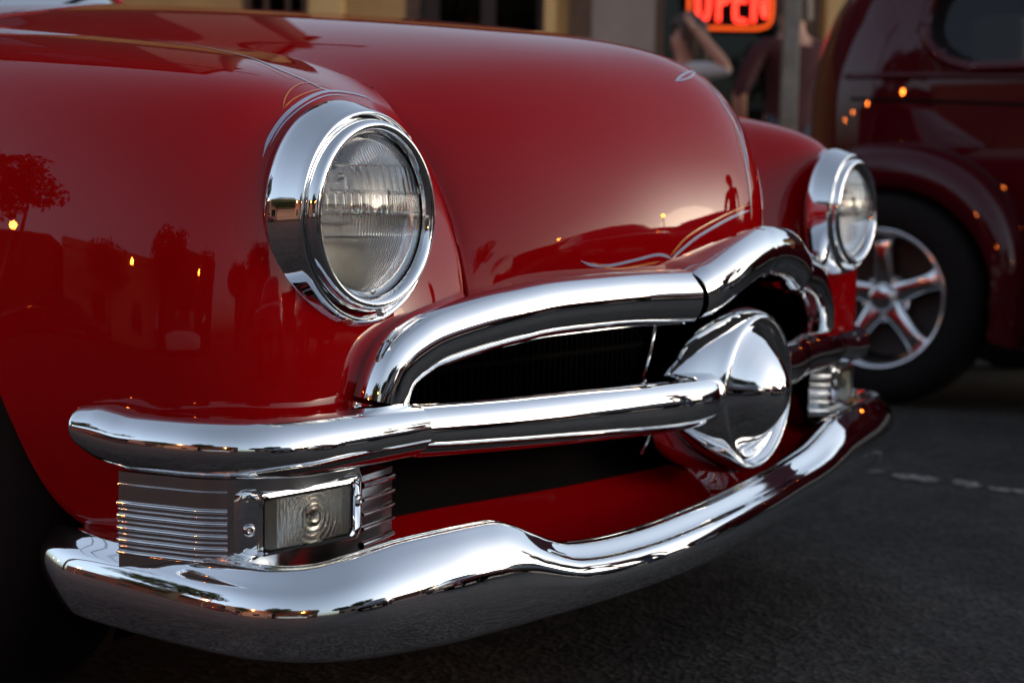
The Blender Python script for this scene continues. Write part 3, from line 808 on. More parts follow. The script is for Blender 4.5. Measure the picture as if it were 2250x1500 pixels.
# cabin
def cab(y, x, z): return (x, y, z)
base = np.array([(-.60, 1.62, .93), (-.66, 1.80, .93), (-.70, 2.3, .93), (-.70, 3.0, .925), (-.64, 3.5, .91), (-.40, 3.85, .89), (0, 3.95, .89)])
roof = np.array([(-.50, 1.98, 1.30), (-.53, 2.08, 1.32), (-.55, 2.4, 1.35), (-.54, 2.8, 1.35), (-.50, 3.15, 1.31), (-.32, 3.38, 1.27), (0, 3.45, 1.27)])
bp_, rp_ = cr1(base, 6), cr1(roof, 6)
W_ = np.array([bp_*(1-t)+rp_*t+np.array([[-.02*math.sin(math.pi*t), 0, 0]]) for t in np.linspace(0, 1, 9)])
for S in (np.array([1, 1, 1.0]), MIR):
    part(MB().grid(W_*S), 'side_glass', PANE)
rf = [rp_]
for t in np.linspace(0, 1, 9)[1:]:
    q = rp_.copy(); q[:, 0] *= (1-t); q[:, 2] += .085*math.sin(t*math.pi/2); q[:, 1] += (2.65-q[:, 1])*.0*t
    rf.append(q)
for S in (np.array([1, 1, 1.0]), MIR):
    part(MB().grid(np.array(rf)*S), 'roof', PAINT)
ws_b = np.array([(-.62, 1.66, .915), (-.50, 1.57, .945), (-.3, 1.51, .968), (0, 1.49, .978), (.3, 1.51, .968), (.50, 1.57, .945), (.62, 1.66, .915)])
ws_t = np.array([(-.50, 1.98, 1.30), (-.40, 1.945, 1.325), (-.24, 1.92, 1.345), (0, 1.91, 1.355), (.24, 1.92, 1.345), (.40, 1.945, 1.325), (.50, 1.98, 1.30)])
b6, t6 = cr1(ws_b, 6), cr1(ws_t, 6)
part(MB().grid(np.array([b6*(1-t)+t6*t+np.array([0, -.015*math.sin(math.pi*t), 0]) for t in np.linspace(0, 1, 9)])), 'windshield', PANE)
part(MB().tube(b6+np.array([0, -.004, .004]), .011, 8), 'windshield_gasket', RUBBER)
part(MB().tube(t6, .014, 8), 'windshield_header', PAINT)
for sgn in (-1, 1):
    P = np.array([ws_b[0]+np.array([0, 0, -.02]), ws_b[0]*.5+ws_t[0]*.5+np.array([0, -.01, 0]), ws_t[0]])*(MIR if sgn > 0 else 1)
    part(MB().tube(cr1(P, 5), .022, 10), 'windshield_pillar', PAINT)
    P = np.array([(sgn*.10, 1.485, .985), (sgn*.20, 1.515, 1.03), (sgn*.33, 1.55, 1.075), (sgn*.43, 1.60, 1.10)])
    w = part(MB().tube(cr1(P, 5), .005, 8), 'wiper', BLACK)
cowl = np.array([b6+np.array([0, 0, 0]), b6*np.array([1, 1, 1])+np.array([0, -.02, -.02]), b6*np.array([1.0, 0, 1])+np.array([0, 1.46, -.045])])
part(MB().grid(cowl), 'cowl', PAINT)
# steering wheel and front seat seen through the glass
part(MB().tube([(.36+.19*math.cos(a), 2.02+.06*math.sin(a), .98+.18*math.sin(a)) for a in np.linspace(0, 2*math.pi, 40)], .010, 8, caps=False), 'steering_wheel', material('ivory', (.62, .58, .46), rough=.35))
st = MB(); st.box((0, 2.75, .80), (1.2, .20, .50)); st.box((0, 2.45, .55), (1.2, .55, .16))
part(st, 'seat', material('dark_vinyl', (.03, .012, .012), rough=.5), bevel=.05, seg=4)

# ================================================================== second car, seen from its side behind the red one
CX, CY = 3.85, .81
car2 = empty('burgundy_car', (CX, 0, 0), label='dark burgundy coupe with a five spoke alloy wheel parked beside the bright red car', cat='car')
INV2 = Matrix.Translation((-CX, 0, 0))
def part2(mb, name, mat, parent=None, **k):
    o = mb.build(name, mat, parent if parent is not None else car2, **k)
    if parent is None: o.matrix_parent_inverse = INV2
    return o
lv = [.28, .36, .50, .65, .80, .92, 1.02, 1.10, 1.18, 1.28, 1.38, 1.48, 1.57, 1.64, 1.68, 1.70]
yr = [1.20, 1.25, 1.29, 1.32, 1.34, 1.345, 1.345, 1.34, 1.325, 1.295, 1.25, 1.17, 1.05, .88, .68, .42]
hw = [.70, .725, .74, .748, .752, .752, .750, .746, .738, .722, .700, .668, .615, .53, .42, .25]
yf = [-2.3, -2.34, -2.36, -2.36, -2.34, -2.28, -2.2, -.62, -.58, -.52, -.46, -.40, -.33, -.22, -.10, .05]
rows = []
zz = np.array(lv)
for z in np.linspace(.28, 1.70, 72):
    a, w, f = interp(lv, yr, z), interp(lv, hw, z), np.interp(z, lv, yf)
    pts = []
    yc = a-.62
    for t in np.linspace(0, 1, 60):                       # straight flank from front to the rear corner, then the rounded tail to the middle
        if t < .55:
            y = f+(yc-f)*(t/.55); s = max(0, min(1, (y-f)/1.6)); x = w*(1 if z > 1.07 else (.55+.45*math.sin(s*math.pi/2)))
            if z > 1.07: x = w*(.86+.14*math.sin(max(0, min(1, (y-f)/.7))*math.pi/2))
            pts.append((CX-x, y, z))
        else:
            q = (t-.55)/.45*math.pi/2
            e = 2/2.7
            pts.append((CX-w*max(0, math.cos(q))**e, yc+.62*math.sin(q)**e, z))
    rows.append(pts)
R2 = np.array(rows)
def in_win(p):
    y, z = p[1], p[2]
    x0, x1, z0, z1, r = .02, .765, 1.115, 1.46, .20
    if not (x0 < y < x1 and z0 < z < z1): return False
    for cy, cz in ((x1-r, z0+r*.72), (x1-r, z1-r)):
        if y > cy and ((z < cz) if cz < 1.3 else (z > cz)):
            if math.hypot((y-cy)/r, (z-cz)/(r*.72 if cz < 1.3 else r)) > 1: return False
    return True
bm_ = MB()
for sgn in (1, -1):
    G = R2.copy()
    if sgn < 0: G[..., 0] = 2*CX-G[..., 0]
    b = len(bm_.v); nu, nv = G.shape[:2]
    bm_.v += [tuple(p) for p in G.reshape(-1, 3)]
    for i in range(nu-1):
        for j in range(nv-1):
            c = G[i:i+2, j:j+2].reshape(-1, 3).mean(0)
            if in_win(c): continue
            bm_.f.append((b+i*nv+j, b+(i+1)*nv+j, b+(i+1)*nv+j+1, b+i*nv+j+1))
part2(bm_, 'body', BURG)
def side_x(y, z, sgn=1):
    w = float(interp(lv, hw, z)); a = float(interp(lv, yr, z)); yc = a-.62; f = float(np.interp(z, lv, yf))
    if y > yc:
        q = min(1, (y-yc)/.62); e = 2/2.7
        s = q**(1/e); c = math.sqrt(max(0, 1-s*s)); x = w*c**e
    else: x = w*((.86+.14*math.sin(max(0, min(1, (y-f)/.7))*math.pi/2)) if z > 1.07 else (.55+.45*math.sin(max(0, min(1, (y-f)/1.6))*math.pi/2)))
    return CX-sgn*x
ox, oz, oz1, r = .765, 1.115, 1.46, .20
out = [(.02, oz)]+[(ox-r+r*math.sin(t), oz+r*.72-r*.72*math.cos(t)) for t in np.linspace(0, math.pi/2, 10)]+[(ox-r+r*math.cos(t), oz1-r+r*math.sin(t)) for t in np.linspace(0, math.pi/2, 10)]+[(.02, oz1)]
for sgn in (1, -1):
    P = np.array([(side_x(y, z, sgn), y, z) for y, z in out]); P = cr1(np.vstack([P, P[:1]]), 3)
    fr = MB().tube(P, .020, 10, caps=False)
    w = part2(fr, 'window_frame', BURG)
    cy, cz = .40, 1.29
    def inset(k, d): return np.array([(p[0]+sgn*d, cy+(p[1]-cy)*k, cz+(p[2]-cz)*k) for p in P])
    MB().grid(np.array([inset(.985, .0), inset(.93, .025), inset(.90, .045), inset(.86, .046)])).build('gasket', RUBBER, w)
    q = inset(.88, .046)
    g_ = MB(); g_.poly([tuple(p) for p in q[:-1]]); g_.build('pane', PANE, w, smooth=False)
it = MB(); it.box((CX, .15, .78), (1.3, 1.9, .55)); it.box((CX-.1, .55, 1.12), (1.1, .18, .35)); it.box((CX, .75, 1.1), (.9, .5, .05))
part2(it, 'interior', material('dark_trim', (.02, .012, .010), rough=.8), bevel=.04)
def side_line(zf, zb, yb, yf_, rad, mat, name, push=0.0):
    P = []
    for t in np.linspace(0, 1, 40):
        y = yf_+(yb-yf_)*t; z = zf+(zb-zf)*t
        P.append((side_x(y, z)-push, y, z))
    return part2(MB().tube(P, rad, 8), name, mat)
side_line(1.045, 1.106, 1.05, -.6, .011, BURG, 'belt_moulding')
side_line(.935, 1.028, 1.02, -.6, .0055, BLACK, 'panel_gap', .001)
# rear fender: a section swept round the wheel
def rear_fender(sgn):
    prof = [(.367, .985, .06), (.367, .985, .0), (.372, .985, -.012), (.390, 1.0, -.024), (.425, 1.0, -.028), (.462, 1.0, -.018), (.490, 1.0, .004), (.508, 1.0, .035), (.518, 1.0, .075), (.522, 1.0, .115)]
    G = []
    for th in np.linspace(math.radians(-16), math.radians(192), 64):
        row = []
        for r_, k, dx in prof:
            f = .86+.14*abs(math.sin(th)) if r_ > .4 else 1.0
            y = .825-math.cos(th)*r_*f*(1.0 if math.cos(th) > 0 else 1.12)
            z = .357+math.sin(th)*r_
            x = 2.985+dx
            if dx > .03: x = max(x, 2.985+dx)
            row.append((x if sgn > 0 else 2*CX-x, y, z))
        G.append(cr1(row, 3))
    G = np.array(G)
    mb = MB().grid(G)
    return part2(mb, 'rear_fender', BURG)
for sgn in (1, -1): rear_fender(sgn)
rb = MB().box((3.06, -.55, .27), (.14, 1.75, .05))
part2(rb, 'running_board', BURG, bevel=.015)
wl = MB()
A = np.linspace(-.3, math.pi+.3, 24)
wl.grid(np.array([[(xx, .83+.50*math.cos(a), .34+.44*math.sin(a)) for a in A] for xx in (3.06, 3.45)]))
wl.poly([(3.40, .83+.50*math.cos(a), .34+.44*math.sin(a)) for a in A])
wl.box((CX, -.4, .24), (1.2, 3.0, .04))
part2(wl, 'wheel_well', BLACK, smooth=False)
def mag_wheel(x, y, sgn):
    M = tr((x, y, .357)) @ roty(-sgn*math.pi/2)          # local z points outwards
    tp = [(.222, -.11), (.25, -.118), (.30, -.118), (.335, -.105), (.352, -.08), (.357, -.04), (.357, .04), (.352, .075), (.335, .098), (.30, .108), (.265, .106), (.238, .098), (.226, .090), (.222, .07)]
    w = part2(MB().lathe(tp, M, 64), 'wheel', RUBBER)
    MB().lathe([(.222, .055), (.232, .092), (.236, .098), (.233, .1015), (.226, .099), (.219, .088), (.212, .05), (.206, .0), (.203, -.06), (.200, -.09)], M, 72).build('rim', STEEL, w)
    hub = MB().lathe([(.088, -.01), (.086, .012), (.070, .022), (.050, .026), (.046, .046), (.043, .054), (.034, .058), (.012, .060), (.0005, .060)], M, 40).build('hub', STEEL, w)
    for k in range(5):
        R_ = M @ rotz(math.radians(90+72*k-15))
        sec_ = []
        for r_, hw_, z0, z1 in ((.040, .040, -.005, .030), (.075, .036, -.01, .036), (.110, .0325, -.014, .040), (.150, .0315, -.016, .042), (.185, .036, -.018, .040), (.210, .050, -.02, .028)):
            q = []
            for a in np.linspace(0, 2*math.pi, 20, endpoint=False):
                cx_ = hw_*math.copysign(abs(math.cos(a))**.6, math.cos(a)); cz_ = (z0+z1)/2+(z1-z0)/2*math.copysign(abs(math.sin(a))**.7, math.sin(a))
                q.append(tuple(R_ @ Vector((r_, cx_, cz_))))
            sec_.append(q)
        MB().grid(cr1(np.array(sec_), 4), close_v=True).build('spoke', STEEL, w)
        ln = R_ @ rotz(math.radians(36)) @ tr((.066, 0, .012))
        MB().lathe([(.0115, 0), (.0115, .014), (.0085, .020), (.0005, .021)], ln, 6).build('lug_nut', CHROME2, w)
    MB().lathe([(.198, -.02), (.10, -.03), (.02, -.03), (.0005, -.03)], M, 40).build('brake_drum', material('brake_iron', (.045, .04, .036), rough=.6, metal=.6) if 'brake_iron' not in MATS else MATS['brake_iron'], w)
    return w
for yy in (.842, -1.75):
    mag_wheel(3.075, yy, 1); mag_wheel(2*CX-3.075, yy, -1)

# ================================================================== street behind the cars
FH = np.array([math.sin(YAW), math.cos(YAW), 0.0])
D0 = 10.5
BO = CAM*np.array([1, 1, 0])+FH*D0
RZ = math.atan2(RT0[1], RT0[0])
def _hit(u, v, d):
    r = FW+RT*(u-1125.0)/3331.0-UP*(v-750.0)/3331.0
    return CAM+r*(d/(r@FH))-BO
def bx(u, d=D0):                                   # metres along the shop front
    return float(_hit(u, 30.0, d)@RT0)
TAN = material('tan_stucco', (.46, .29, .105), rough=.85, bump=(60, .3, .01), var=(2.0, .8, 1.15))
CREAM = material('cream_trim', (.66, .46, .18), rough=.7, var=(3, .9, 1.1))
GREYW = material('grey_plaster', (.30, .26, .22), rough=.85, bump=(60, .3, .01), var=(2.0, .85, 1.1))
BROWN = material('brown_wood', (.10, .055, .028), rough=.6, var=(9, .7, 1.2))
DARKG = pane_mat('shop_glass', (.25, .25, .25), 1.5)
DARKI = material('dark_room', (.020, .016, .012), rough=.9)
side = MB()
def wquad(x0, x1, d0, d1, z0, z1, mb):
    mb.box(((x0+x1)/2, (d0+d1)/2, (z0+z1)/2), (x1-x0, d1-d0, z1-z0)); return mb
pav = empty('pavement', tuple(BO), RZ, kind='structure')
wquad(-14, 14, -3.6, 0.2, 0, .12, MB()).build('pavement_slab', material('concrete', (.30, .29, .27), rough=.85, bump=(40, .4, .01), var=(3, .8, 1.15)), pav, smooth=False)
wquad(-14, 14, -3.76, -3.602, 0, .135, MB()).build('kerb', MATS['concrete'], pav, smooth=False, bevel=.02)
shop = empty('shop_building', tuple(BO), RZ, label='tan stucco shop front with dark windows and a wooden doorway behind the cars', cat='building')
def wall(u0, u1, z0, z1, mat, name='wall', d0=0.0, d1=.3, **k):
    return wquad(bx(u0), bx(u1), d0, d1, z0, z1, MB()).build(name, mat, shop, smooth=False, **k)
wall(-1400, 531, .12, 3.3, TAN); wall(757, 890, .12, 3.3, TAN); wall(1300, 1440, .12, 3.3, GREYW); wall(1800, 4200, .12, 3.3, TAN)
wall(531, 679, 2.75, 3.3, TAN); wall(531, 679, .12, .95, TAN); wall(890, 1300, 2.9, 3.3, TAN); wall(1440, 1800, 2.9, 3.3, GREYW); wall(1440, 1760, .12, .75, BROWN)
wall(679, 757, .12, 3.35, CREAM, 'pilaster', -.06, .3, bevel=.015); wall(1196, 1222, .12, 2.9, MATS['cream_trim'], 'door_post', -.02, .28); wall(1252, 1300, .12, 2.9, BROWN, 'door_post', -.01, .3)
wall(1222, 1252, .12, 2.9, TAN, 'door_post', .02, .3); wall(1762, 1800, .12, 3.3, BROWN, 'pilaster', -.03, .3); wall(1812, 1872, 1.62, 3.35, CREAM, 'pilaster', -.08, -.001, bevel=.01); wall(1812, 1872, .12, 1.615, GREYW, 'pilaster', -.09, -.001, bevel=.01)
wall(-1400, 4200, 3.36, 3.56, BROWN, 'cornice', -.12, .5)
back = wquad(bx(-1400), bx(4200), 3.0, 3.2, .12, 3.3, MB()); wquad(bx(-1400), bx(4200), .301, 3.0, .08, .119, back); wquad(bx(-1400), bx(4200), .301, 3.0, 3.1, 3.29, back)
back.build('room', DARKI, shop, smooth=False)
def window(u0, u1, z0, z1, mull=(), fr=.05):
    x0, x1 = bx(u0), bx(u1)
    m = MB()
    wquad(x0, x0+fr, .04, .14, z0, z1, m); wquad(x1-fr, x1, .04, .14, z0, z1, m); wquad(x0+fr, x1-fr, .045, .135, z0, z0+fr, m); wquad(x0+fr, x1-fr, .045, .135, z1-fr, z1, m)
    for q in mull: wquad(bx(q)-.015, bx(q)+.015, .05, .13, z0+fr, z1-fr, m)
    w = m.build('window', BROWN, shop, smooth=False)
    g_ = MB().poly([(x0+fr, .09, z0+fr), (x1-fr, .09, z0+fr), (x1-fr, .09, z1-fr), (x0+fr, .09, z1-fr)])
    g_.build('pane', DARKG, w, smooth=False)
    return w
window(532, 678, .95, 2.75, (582, 630)); window(1441, 1761, .75, 2.9, (), .06)
dr = wquad(bx(922), bx(1194), .10, .15, .12, 2.88, MB()).build('door', material('dark_door', (.016, .011, .008), rough=.5), shop, smooth=False)
for q in (965, 1090): wquad(bx(q), bx(q)+.28, .085, .099, .5, 2.6, MB()).build('door_panel', DARKG, dr, smooth=False)
wall(890, 921, .12, 2.9, BROWN, 'door_post', .0, .3)
ww = MB()
wquad(bx(1445), bx(1757), .35, .75, .12, .8, ww)
ww.build('window_seat', DARKI, shop, smooth=False)

# neon sign in the window
NEON = material('neon_red', (.2, .01, .005), rough=.4, emit=(1.0, .035, .018), emit_s=1.15)
NEON2 = material('neon_orange', (.2, .03, .0), rough=.4, emit=(1.0, .10, .008), emit_s=.28)
sg = empty('neon_sign', tuple(BO), RZ, label='lit red neon OPEN sign with an orange border in the dark shop window', cat='sign')
SX0, SX1 = float(_hit(1514, 30, 10.5)@RT0), float(_hit(1698, 30, 10.5)@RT0)
SZ0, SZ1 = float(_hit(1600, -66, 10.5)[2]), float(_hit(1600, 62, 10.5)[2])
def sx(u): return SX0+(u-1514)/184.0*(SX1-SX0)
def sz(v): return SZ0+(v+66)/128.0*(SZ1-SZ0)
sy = .02
def neon(pts, mat, name, r=.010):
    P = np.array([(sx(u), sy, sz(v)) for u, v in pts])
    return MB().tube(cr1(P, 3) if len(P) > 4 else P, r, 8).build(name, mat, sg)
def seg(pts, name, mat=NEON, r=.0105):
    """tube with tight rounded corners"""
    out_ = []
    for (a, b), (c, d) in zip(pts[:-1], pts[1:]):
        for t in np.linspace(0, 1, 8)[:-1]: out_.append((a+(c-a)*t, b+(d-b)*t))
    out_.append(pts[-1])
    Q = np.array(out_)
    for _ in range(2): Q[1:-1] = (Q[:-2]+2*Q[1:-1]+Q[2:])/4
    P = np.array([(sx(u), sy, sz(v)) for u, v in Q])
    return MB().tube(P, r, 8).build(name, mat, sg)
def oval(cx, cy, rx, ry): return [(cx+rx*math.copysign(abs(math.cos(t))**.75, math.cos(t)), cy+ry*math.copysign(abs(math.sin(t))**.75, math.sin(t))) for t in np.linspace(0, 2*math.pi, 33)]
vt, vb = -46, 48
for k in (0, 5.5):
    P = oval(1545.5, 1, 15-k, 46-k); seg(P, 'letter_o', r=.0062)
    seg([(1577+k, vb), (1577+k, vt+k), (1594, vt+k), (1604-k, vt+14), (1604-k, 2-8), (1594, 8-k), (1577+k, 8-k)], 'letter_p', r=.0062)
    seg([(1645-k, vt+k), (1613+k, vt+k), (1613+k, vb-k), (1645-k, vb-k)], 'letter_e', r=.0062); seg([(1613+k, 0+k-2), (1641, 0+k-2)], 'letter_e', r=.0062)
    seg([(1654+k, vb), (1654+k, vt), (1686-k, vb), (1686-k, vt)], 'letter_n', r=.0062)
seg([(1514, -66), (1514, 62), (1698, 62), (1698, -66), (1514, -66)], 'border', NEON2, .012)
wquad(sx(1506), sx(1706), .035, .045, sz(70), sz(-74), MB()).build('backing', BLACK, sg, smooth=False)

# square post on the pavement
q = BO-FH*2.5+RT0*bx(1740, 8.0)
pm = MB().box((0, 0, 1.56), (.082, .082, 2.88)); 
post = pm.build('sign_post', material('galvanised', (.20, .21, .18), rough=.5, metal=.4, var=(12, .7, 1.2)), None, smooth=False, bevel=.008)
post.location = (q[0], q[1], 0.0); post.rotation_euler = (0, 0, RZ)
props(post, label='square grey steel post standing on the pavement in front of the neon sign', cat='post')

# pale worn line on the asphalt
ck = MB()
line = cr1([(1.70, .42, 0), (1.705, .33, 0), (1.683, .245, 0), (1.69, .14, 0), (1.668, -.03, 0), (1.655, -.2, 0), (1.66, -.45, 0)], 40)
for i in range(len(line)-1):
    if rng.random() < .30 or math.sin(i*.21)+math.sin(i*.083+1) < -.55: continue
    for _ in range(int(rng.integers(1, 4))):
        p = line[i]+np.array([rng.normal(0, .014), rng.normal(0, .006), .004]); z_ = rng.uniform(.003, .006); s_ = rng.uniform(.003, .010)
        n_ = 6
        ck.poly([(p[0]+s_*rng.uniform(.5, 1)*math.cos(a), p[1]+1.6*s_*rng.uniform(.5, 1)*math.sin(a), z_) for a in np.linspace(0, 2*math.pi, n_, endpoint=False)])
ck.build('worn_line', material('worn_paint', (.34, .33, .29), rough=.85), ground, smooth=False, fix=False, kind='stuff')

# ================================================================== people
SKIN = material('skin', (.42, .22, .15), rough=.5)
SHIRT = material('dark_red_shirt', (.09, .012, .016), rough=.85)
def striped():
    m = MATS['dark_red_shirt']; nt = m.node_tree; b = nt.nodes['Principled BSDF']
    tc = nt.nodes.new('ShaderNodeTexCoord'); w = nt.nodes.new('ShaderNodeTexWave'); w.bands_direction = 'Z'
    w.inputs['Scale'].default_value = 9; nt.links.new(tc.outputs['Object'], w.inputs['Vector'])
    x = nt.nodes.new('ShaderNodeMix'); x.data_type = 'RGBA'
    x.inputs['A'].default_value = (.075, .006, .010, 1); x.inputs['B'].default_value = (.018, .005, .008, 1)
    nt.links.new(w.outputs['Fac'], x.inputs['Factor']); nt.links.new(x.outputs['Result'], b.inputs['Base Color'])
striped()
JEANS = material('jeans', (.05, .08, .12), rough=.9)
GREYS = material('pale_grey_top', (.42, .43, .42), rough=.9)
DARKC = material('dark_clothes', (.02, .02, .025), rough=.9)
HAIRB = material('brown_hair', (.045, .028, .016), rough=.55)
SHOE = material('dark_shoe', (.015, .012, .01), rough=.5)
def person(loc, rz, height, J, mats, label, hair, scale_w=1.0, group=None):
    """J: joint positions (x right, y forward, z up) as parts of a 1.75 m figure; mats: (top, legs)"""
    root = empty('person', loc, rz, label=label, cat='person', group=group)
    k = height/1.75
    names = ['pelvis', 'waist', 'chest', 'neck', 'jaw', 'head', 'crown', 'nose',
             'sh_l', 'el_l', 'wr_l', 'ha_l', 'sh_r', 'el_r', 'wr_r', 'ha_r', 'hip_l', 'kn_l', 'an_l', 'to_l', 'hip_r', 'kn_r', 'an_r', 'to_r']
    base = dict(pelvis=(0, 0, .93), waist=(0, .01, 1.08), chest=(0, 0, 1.30), neck=(0, -.005, 1.47), jaw=(0, .02, 1.55), head=(0, .015, 1.64), crown=(0, .0, 1.70), nose=(0, .105, 1.605),
                sh_l=(-.185, 0, 1.41), el_l=(-.25, -.02, 1.13), wr_l=(-.25, .06, .88), ha_l=(-.245, .09, .78), sh_r=(.185, 0, 1.41), el_r=(.25, -.02, 1.13), wr_r=(.25, .06, .88), ha_r=(.245, .09, .78),
                hip_l=(-.095, 0, .90), kn_l=(-.105, .02, .49), an_l=(-.11, -.02, .09), to_l=(-.12, .14, .035), hip_r=(.095, 0, .90), kn_r=(.105, .02, .49), an_r=(.11, -.02, .09), to_r=(.12, .14, .035))
    base.update(J)
    rad = dict(pelvis=(.155, .12), waist=(.14, .105), chest=(.165, .12), neck=(.058, .060), jaw=(.070, .078), head=(.078, .095), crown=(.055, .07), nose=(.013, .013),
               sh=(.065, .065), el=(.043, .043), wr=(.030, .030), ha=(.038, .020), hip=(.088, .09), kn=(.060, .062), an=(.040, .045), to=(.042, .030))
    E_ = [('pelvis', 'waist'), ('waist', 'chest'), ('chest', 'neck'), ('neck', 'jaw'), ('jaw', 'head'), ('head', 'crown'), ('head', 'nose')]
    for s in 'lr': E_ += [('chest', 'sh_'+s), ('sh_'+s, 'el_'+s), ('el_'+s, 'wr_'+s), ('wr_'+s, 'ha_'+s), ('pelvis', 'hip_'+s), ('hip_'+s, 'kn_'+s), ('kn_'+s, 'an_'+s), ('an_'+s, 'to_'+s)]
    me = bpy.data.meshes.new('body')
    V = [tuple(k*c for c in base[n]) for n in names]; ix = {n: i for i, n in enumerate(names)}
    ED = [(ix[a], ix[b]) for a, b in E_]
    RAD = [tuple(k*c*(scale_w if n in ('chest', 'waist', 'pelvis') else 1) for c in rad[n.split('_')[0]]) for n in names]
    for s in 'lr':                                     # five fingers of different lengths, slightly bent
        h = np.array(base['ha_'+s]); w = np.array(base['wr_'+s]); d = (h-w)/np.linalg.norm(h-w)
        a = np.cross(d, [0, 0, 1.0] if abs(d[2]) < .8 else [0, 1.0, 0]); a /= np.linalg.norm(a); c = np.cross(a, d)
        for q, (off, ln) in enumerate(((-.030, .070), (-.010, .080), (.010, .076), (.028, .058), (-.042, .045))):
            p0 = h+a*off*(.9 if q < 4 else 1)+(d*.012 if q < 4 else -d*.03); p1 = p0+d*ln*.55+a*off*.25; p2 = p1+d*ln*.40+c*.018
            n0 = len(V)
            V += [tuple(k*p0), tuple(k*p1), tuple(k*p2)]; ED += [(ix['ha_'+s], n0), (n0, n0+1), (n0+1, n0+2)]
            RAD += [(k*.010, k*.010), (k*.009, k*.009), (k*.007, k*.007)]
    me.from_pydata(V, ED, [])
    o = bpy.data.objects.new('body', me); COL.objects.link(o)
    sk = o.modifiers.new('skin', 'SKIN'); sk.use_smooth_shade = True
    for i, r in enumerate(RAD): me.skin_vertices[0].data[i].radius = r
    me.skin_vertices[0].data[ix['pelvis']].use_root = True
    sb = o.modifiers.new('sub', 'SUBSURF'); sb.levels = 2; sb.render_levels = 2
    dgx = bpy.context.evaluated_depsgraph_get()
    m2 = bpy.data.meshes.new_from_object(o.evaluated_get(dgx))
    bpy.data.objects.remove(o)
    m2.name = 'body'
    for m in (SKIN, mats[0], mats[1], SHOE): m2.materials.append(m) if len(m2.materials) < 4 else None
    bones = [(a, b) for a, b in E_]
    seg_a = np.array([np.array(base[a])*k for a, b in bones]); seg_b = np.array([np.array(base[b])*k for a, b in bones])
    def cls(a, b):
        if b.startswith('to'): return 3
        if b.startswith(('hip', 'kn', 'an')): return 2
        if a in ('pelvis', 'waist') or (a == 'chest' and b.startswith('sh')): return 1
        if a == 'chest' and b == 'neck': return 5
        if a.startswith('sh'): return 1
        return 0
    C_ = [cls(*b) for b in bones]
    for p in m2.polygons:
        c = np.array(p.center)
        ab = seg_b-seg_a; t = np.clip(((c-seg_a)*ab).sum(1)/((ab**2).sum(1)), 0, 1)
        d = np.linalg.norm(c-(seg_a+ab*t[:, None]), axis=1); i = int(np.argmin(d)); q = C_[i]
        if q == 5: q = 1 if t[i] < .75 else 0
        p.material_index = q; p.use_smooth = True
    b = bpy.data.objects.new('body', m2); link(b, root)
    hd = np.array(base['head'])*k
    fwd = np.array(base['nose'])-np.array(base['head']); fwd[2] = 0; fwd /= np.linalg.norm(fwd)
    rt_ = np.array([fwd[1], -fwd[0], 0])
    # eyes, ears, mouth
    ey = MB()
    for s in (-1, 1):
        M = tr(hd+fwd*.082*k+rt_*s*.031*k+np.array([0, 0, .002])); ey.lathe([(.0005, -.010), (.008, -.006), (.010, 0), (.008, .006), (.0005, .010)], M, 12)
    ey.build('eyes', DARKC, b)
    mo = MB().tube([hd+fwd*.088*k+rt_*s+np.array([0, 0, -.082*k]) for s in (-.022, 0, .022)], .006, 8); mo.build('mouth', material('lip', (.30, .10, .08)) if 'lip' not in MATS else MATS['lip'], b)
    ea = MB()
    for s in (-1, 1):
        M = Matrix.Translation(Vector(hd+rt_*s*.082*k-fwd*.01*k+np.array([0, 0, -.01]))) @ Matrix.Diagonal((.5, .8, 1.3, 1)); ea.lathe([(.0005, -.024), (.016, -.016), (.021, 0), (.016, .016), (.0005, .024)], M, 12)
    ea.build('ear', SKIN, b)
    # hair: a cap over the skull with uneven strands, longer at the back
    if hair:
        mat, ln = hair
        hm_ = []
        for a in np.linspace(0, 2*math.pi, 49)[:-1]:
            f = math.cos(a)                               # +1 at the face
            low = -.10*(1-f)/2-ln*max(0, -f+.35)
            if f > .55: low = .045
            row = []
            for t in np.linspace(0, 1, 9):
                z = .128*(1-t)+low*t if t < 1 else low
                r_ = .105*math.sqrt(max(0, 1-max(0, z/.130)**2)) if z > 0 else .105+.012*math.sin(7*a)*abs(z)/.2
                j = 1+.05*math.sin(11*a+3*t)
                p = hd-fwd*.012+fwd*r_*f*1.06*j+rt_*r_*math.sin(a)*.92*j+np.array([0, 0, z-.002])
                row.append(p)
            hm_.append(row)
        MB().grid(np.array(hm_), close_u=True).build('hair', mat, b)
    return root
def ppos(u, d): return BO*0+np.array([CAM[0], CAM[1], 0])+FH*d+RT0*(u-1125)/3331*d
p = ppos(1722, 8.3)
person((p[0], p[1], .12), RZ+.25, 1.74, dict(el_r=(.29, -.10, 1.20), wr_r=(.15, .12, 1.05), ha_r=(.09, .16, 1.01), el_l=(-.33, -.06, 1.15), wr_l=(-.24, .10, .97), ha_l=(-.19, .14, .93)),
       (SHIRT, JEANS), 'person in a dark red striped shirt and jeans standing behind the square post', (HAIRB, .0), 1.0)
p = ppos(1496, 8.4)
person((p[0], p[1], .12), RZ+math.pi/2, 1.57, dict(chest=(0, -.02, 1.30), el_l=(-.27, -.22, 1.40), wr_l=(-.20, -.06, 1.60), ha_l=(-.16, -.01, 1.67)),
       (GREYS, JEANS), 'person with long brown hair in a pale grey top, one hand raised to the hair', (HAIRB, .16), .85)

